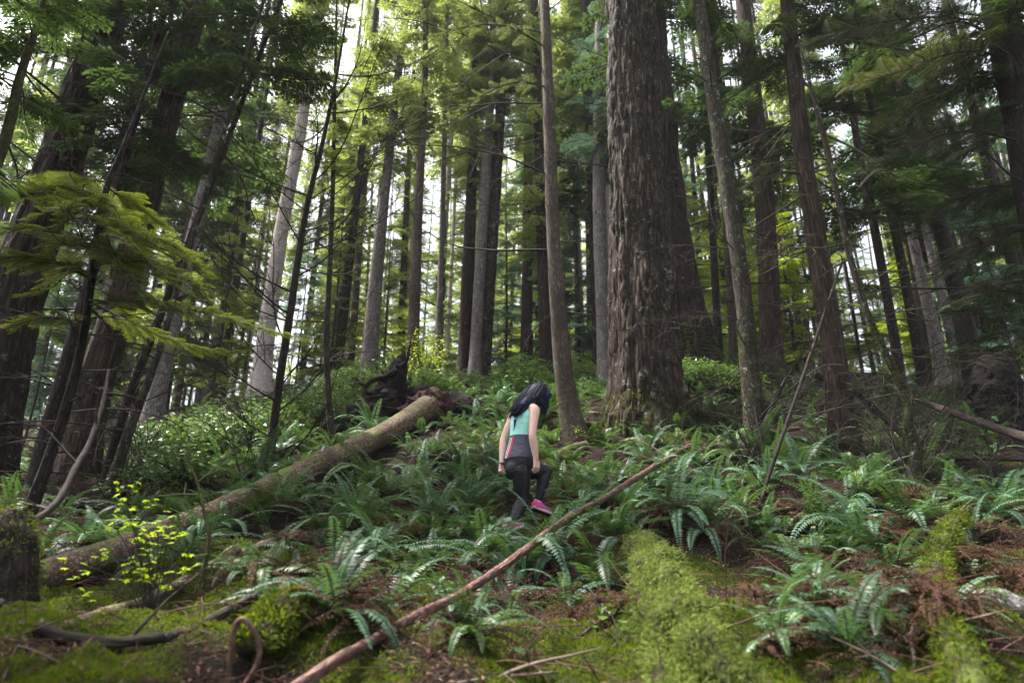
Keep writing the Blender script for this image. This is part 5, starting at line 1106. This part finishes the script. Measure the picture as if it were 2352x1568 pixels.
ribbon(legs, 'side_panel', [P(1207,1064,6.6), P(1207,1100,6.6), P(1202,1135,6.6), P(1192,1170,6.6), P(1180,1200,6.6)], (.032, .022), M['panel'], cd)
# shoes
def shoe(heel, toe, upv, name):
    ax = nrm(toe - heel); L = np.linalg.norm(toe - heel); sd = nrm(np.cross(ax, upv)); up = np.cross(sd, ax)
    secs = [(0, .026, .030), (.06, .032, .045), (.2, .034, .050), (.34, .035, .046), (.5, .037, .036), (.7, .043, .028), (.88, .040, .022), (1, .022, .014)]
    o = MB(); loft(o, [(heel + ax * L * t + up * (h * .8 + .012), w_, h) for t, w_, h in secs], (sd, up), 24, 2.4); sh = o.build(name, M['pink'], origin=PORG); sh.parent = person; sh.location = (0, 0, 0)
    o = MB(); loft(o, [(heel + ax * (L * t) + up * .010, w_ + .006, .013) for t, w_, h in secs], (sd, up), 24, 4); q = o.build('sole', M['sole'], origin=PORG); q.parent = sh; q.location = (0, 0, 0)
    o = MB(); loft(o, [(heel + ax * (L * t) - up * .006, w_ + .003, .006) for t, w_, h in secs], (sd, up), 24, 4); q = o.build('tread', M['sole_dark'], origin=PORG); q.parent = sh; q.location = (0, 0, 0)
    o = MB(); loft(o, [(heel + ax * L * t + up * (.052 + .0), .036, h) for t, h in ((-.005, .012), (.04, .026), (.14, .028), (.22, .012))], (sd, up), 20, 2.2); q = o.build('heel_patch', M['coral'], origin=PORG); q.parent = sh; q.location = (0, 0, 0)
    o = MB()
    for k in range(5): c = heel + ax * L * (.42 + .075 * k) + up * (.074 - .0085 * k); tube(o, [list(c - sd * .02) + [.0028], list(c + up * .003) + [.003], list(c + sd * .02) + [.0028]], 6)
    q = o.build('laces', M['stripe_white'], origin=PORG); q.parent = sh; q.location = (0, 0, 0)
    o = MB(); c = heel + ax * L * .22 + up * .095; loft(o, [(c - up * .02, .034, .036), (c + up * .028, .036, .037)], (sd, ax), 20); q = o.build('sock', M['sock'], origin=PORG); q.parent = person; q.location = (0, 0, 0)
shoe(P(1222,1166,6.96), P(1266,1184,7.06), nrm(UP + .35 * fw_ ), 'shoe')
hR = RF - UP * .045 - fw_ * .05; shoe(hR, hR + fw_ * .23 + UP * .05, UP, 'shoe')
mb = MB(); W = J['lw']; tube(mb, [list(W + UP * .012) + [.031], list(W - UP * .012) + [.030]], 16); o = mb.build('wrist_band', M['strap'], origin=PORG); o.parent = person; o.location = (0, 0, 0)
# hair: cap and overlapping locks
h = MB(); r = np.random.default_rng(4)
ball(h, J['head'] + hu * .012 - hf * .008, (.088, .102, .104), AX); ball(h, J['head'] - hf * .045 - hu * .03, (.078, .066, .085), AX)
loft(h, [(P(1216,912,6.86), .03, .05), (P(1205,922,6.82), .055, .045), (P(1193,936,6.79), .058, .03), (P(1186,948,6.79), .04, .02)])
ball(h, J['head'] + hf * .055 - hu * .05 + hs * .01, (.070, .050, .075), AX)
for k in range(330):
    g_ = k % 6
    if g_ < 4:   # locks sweeping down over the back
        v = r.random(); t0 = J['head'] + AX.T @ (np.array([.088 * (v * 2 - 1), .05 - .13 * r.random(), .070 + .034 * r.random()]))
        a = P(1191 + 32 * v + 4 * r.random(), 913 + 9 * r.random(), 6.80 + .10 * (1 - v)); e = P(1170 + 33 * v * (.6 + .5 * r.random()), 938 + 25 * r.random() ** .6 - 10 * v, 6.745 + .05 * r.random())
        a2 = (a + e) / 2 + np.array([-.014 + .03 * r.random(), -.02, .0])
    elif g_ == 4:   # locks hanging in front of the shoulder
        t0 = J['head'] + AX.T @ (np.array([.03 + .05 * r.random(), .01 + .08 * r.random(), .07]))
        a = P(1248 + 11 * r.random(), 905 + 10 * r.random(), 6.89); e = P(1240 + 12 * r.random(), 936 + 24 * r.random(), 6.88 + .06 * r.random()); a2 = (a + e) / 2 + np.array([.008, 0, 0])
    else:           # curtain over the side of the face
        v = r.random(); t0 = J['head'] + AX.T @ (np.array([.04 + .04 * r.random(), -.04 + .12 * v, .075]))
        a = J['head'] + AX.T @ (np.array([.094, -.05 + .14 * v, -.01])); e = P(1228 + 18 * v, 922 + 8 * r.random(), 6.84); a2 = (a + e) / 2
    r0 = .006 + .005 * r.random(); n = 18; pth = spline([list(t0) + [r0 * .9], list((t0 + a) / 2 + nrm((t0 + a) / 2 - J['head']) * .028) + [r0 * 1.1], list(a) + [r0 * 1.1], list(a2) + [r0], list(e) + [.0012]], n)
    u = np.linspace(0, 1, n); ph = r.random() * 6; am = .014 if g_ != 5 else .004; pth[:, 0] += am * u ** 2 * np.sin(u * 10 + ph); pth[:, 1] += am * u ** 2 * np.cos(u * 9 + ph)
    tube(h, pth, 6)
for k in range(110):
    v = r.random(); t0 = J['head'] + AX.T @ (np.array([.09 * (v * 2 - 1), .05 - .13 * r.random(), .085 + .03 * r.random()]))
    a = P(1188 + 40 * v, 910 + 12 * r.random(), 6.78 + .08 * (1 - v)); e = P(1166 + 40 * v, 940 + 30 * r.random() - 10 * v, 6.73 + .06 * r.random())
    if k % 4 == 0: a = P(1252 + 12 * r.random(), 908, 6.88); e = P(1240 + 18 * r.random(), 930 + 34 * r.random(), 6.88)
    pth = spline([list(t0) + [.0022], list(a) + [.0022], list((a + e) / 2) + [.002], list(e) + [.0006]], 16); u = np.linspace(0, 1, 16); ph = r.random() * 6; pth[:, 0] += .022 * u ** 1.5 * np.sin(u * 12 + ph); pth[:, 1] += .012 * u * np.cos(u * 9 + ph); tube(h, pth, 4)
o = h.build('hair', M['hair'], origin=PORG); o.parent = person; o.location = (0, 0, 0)
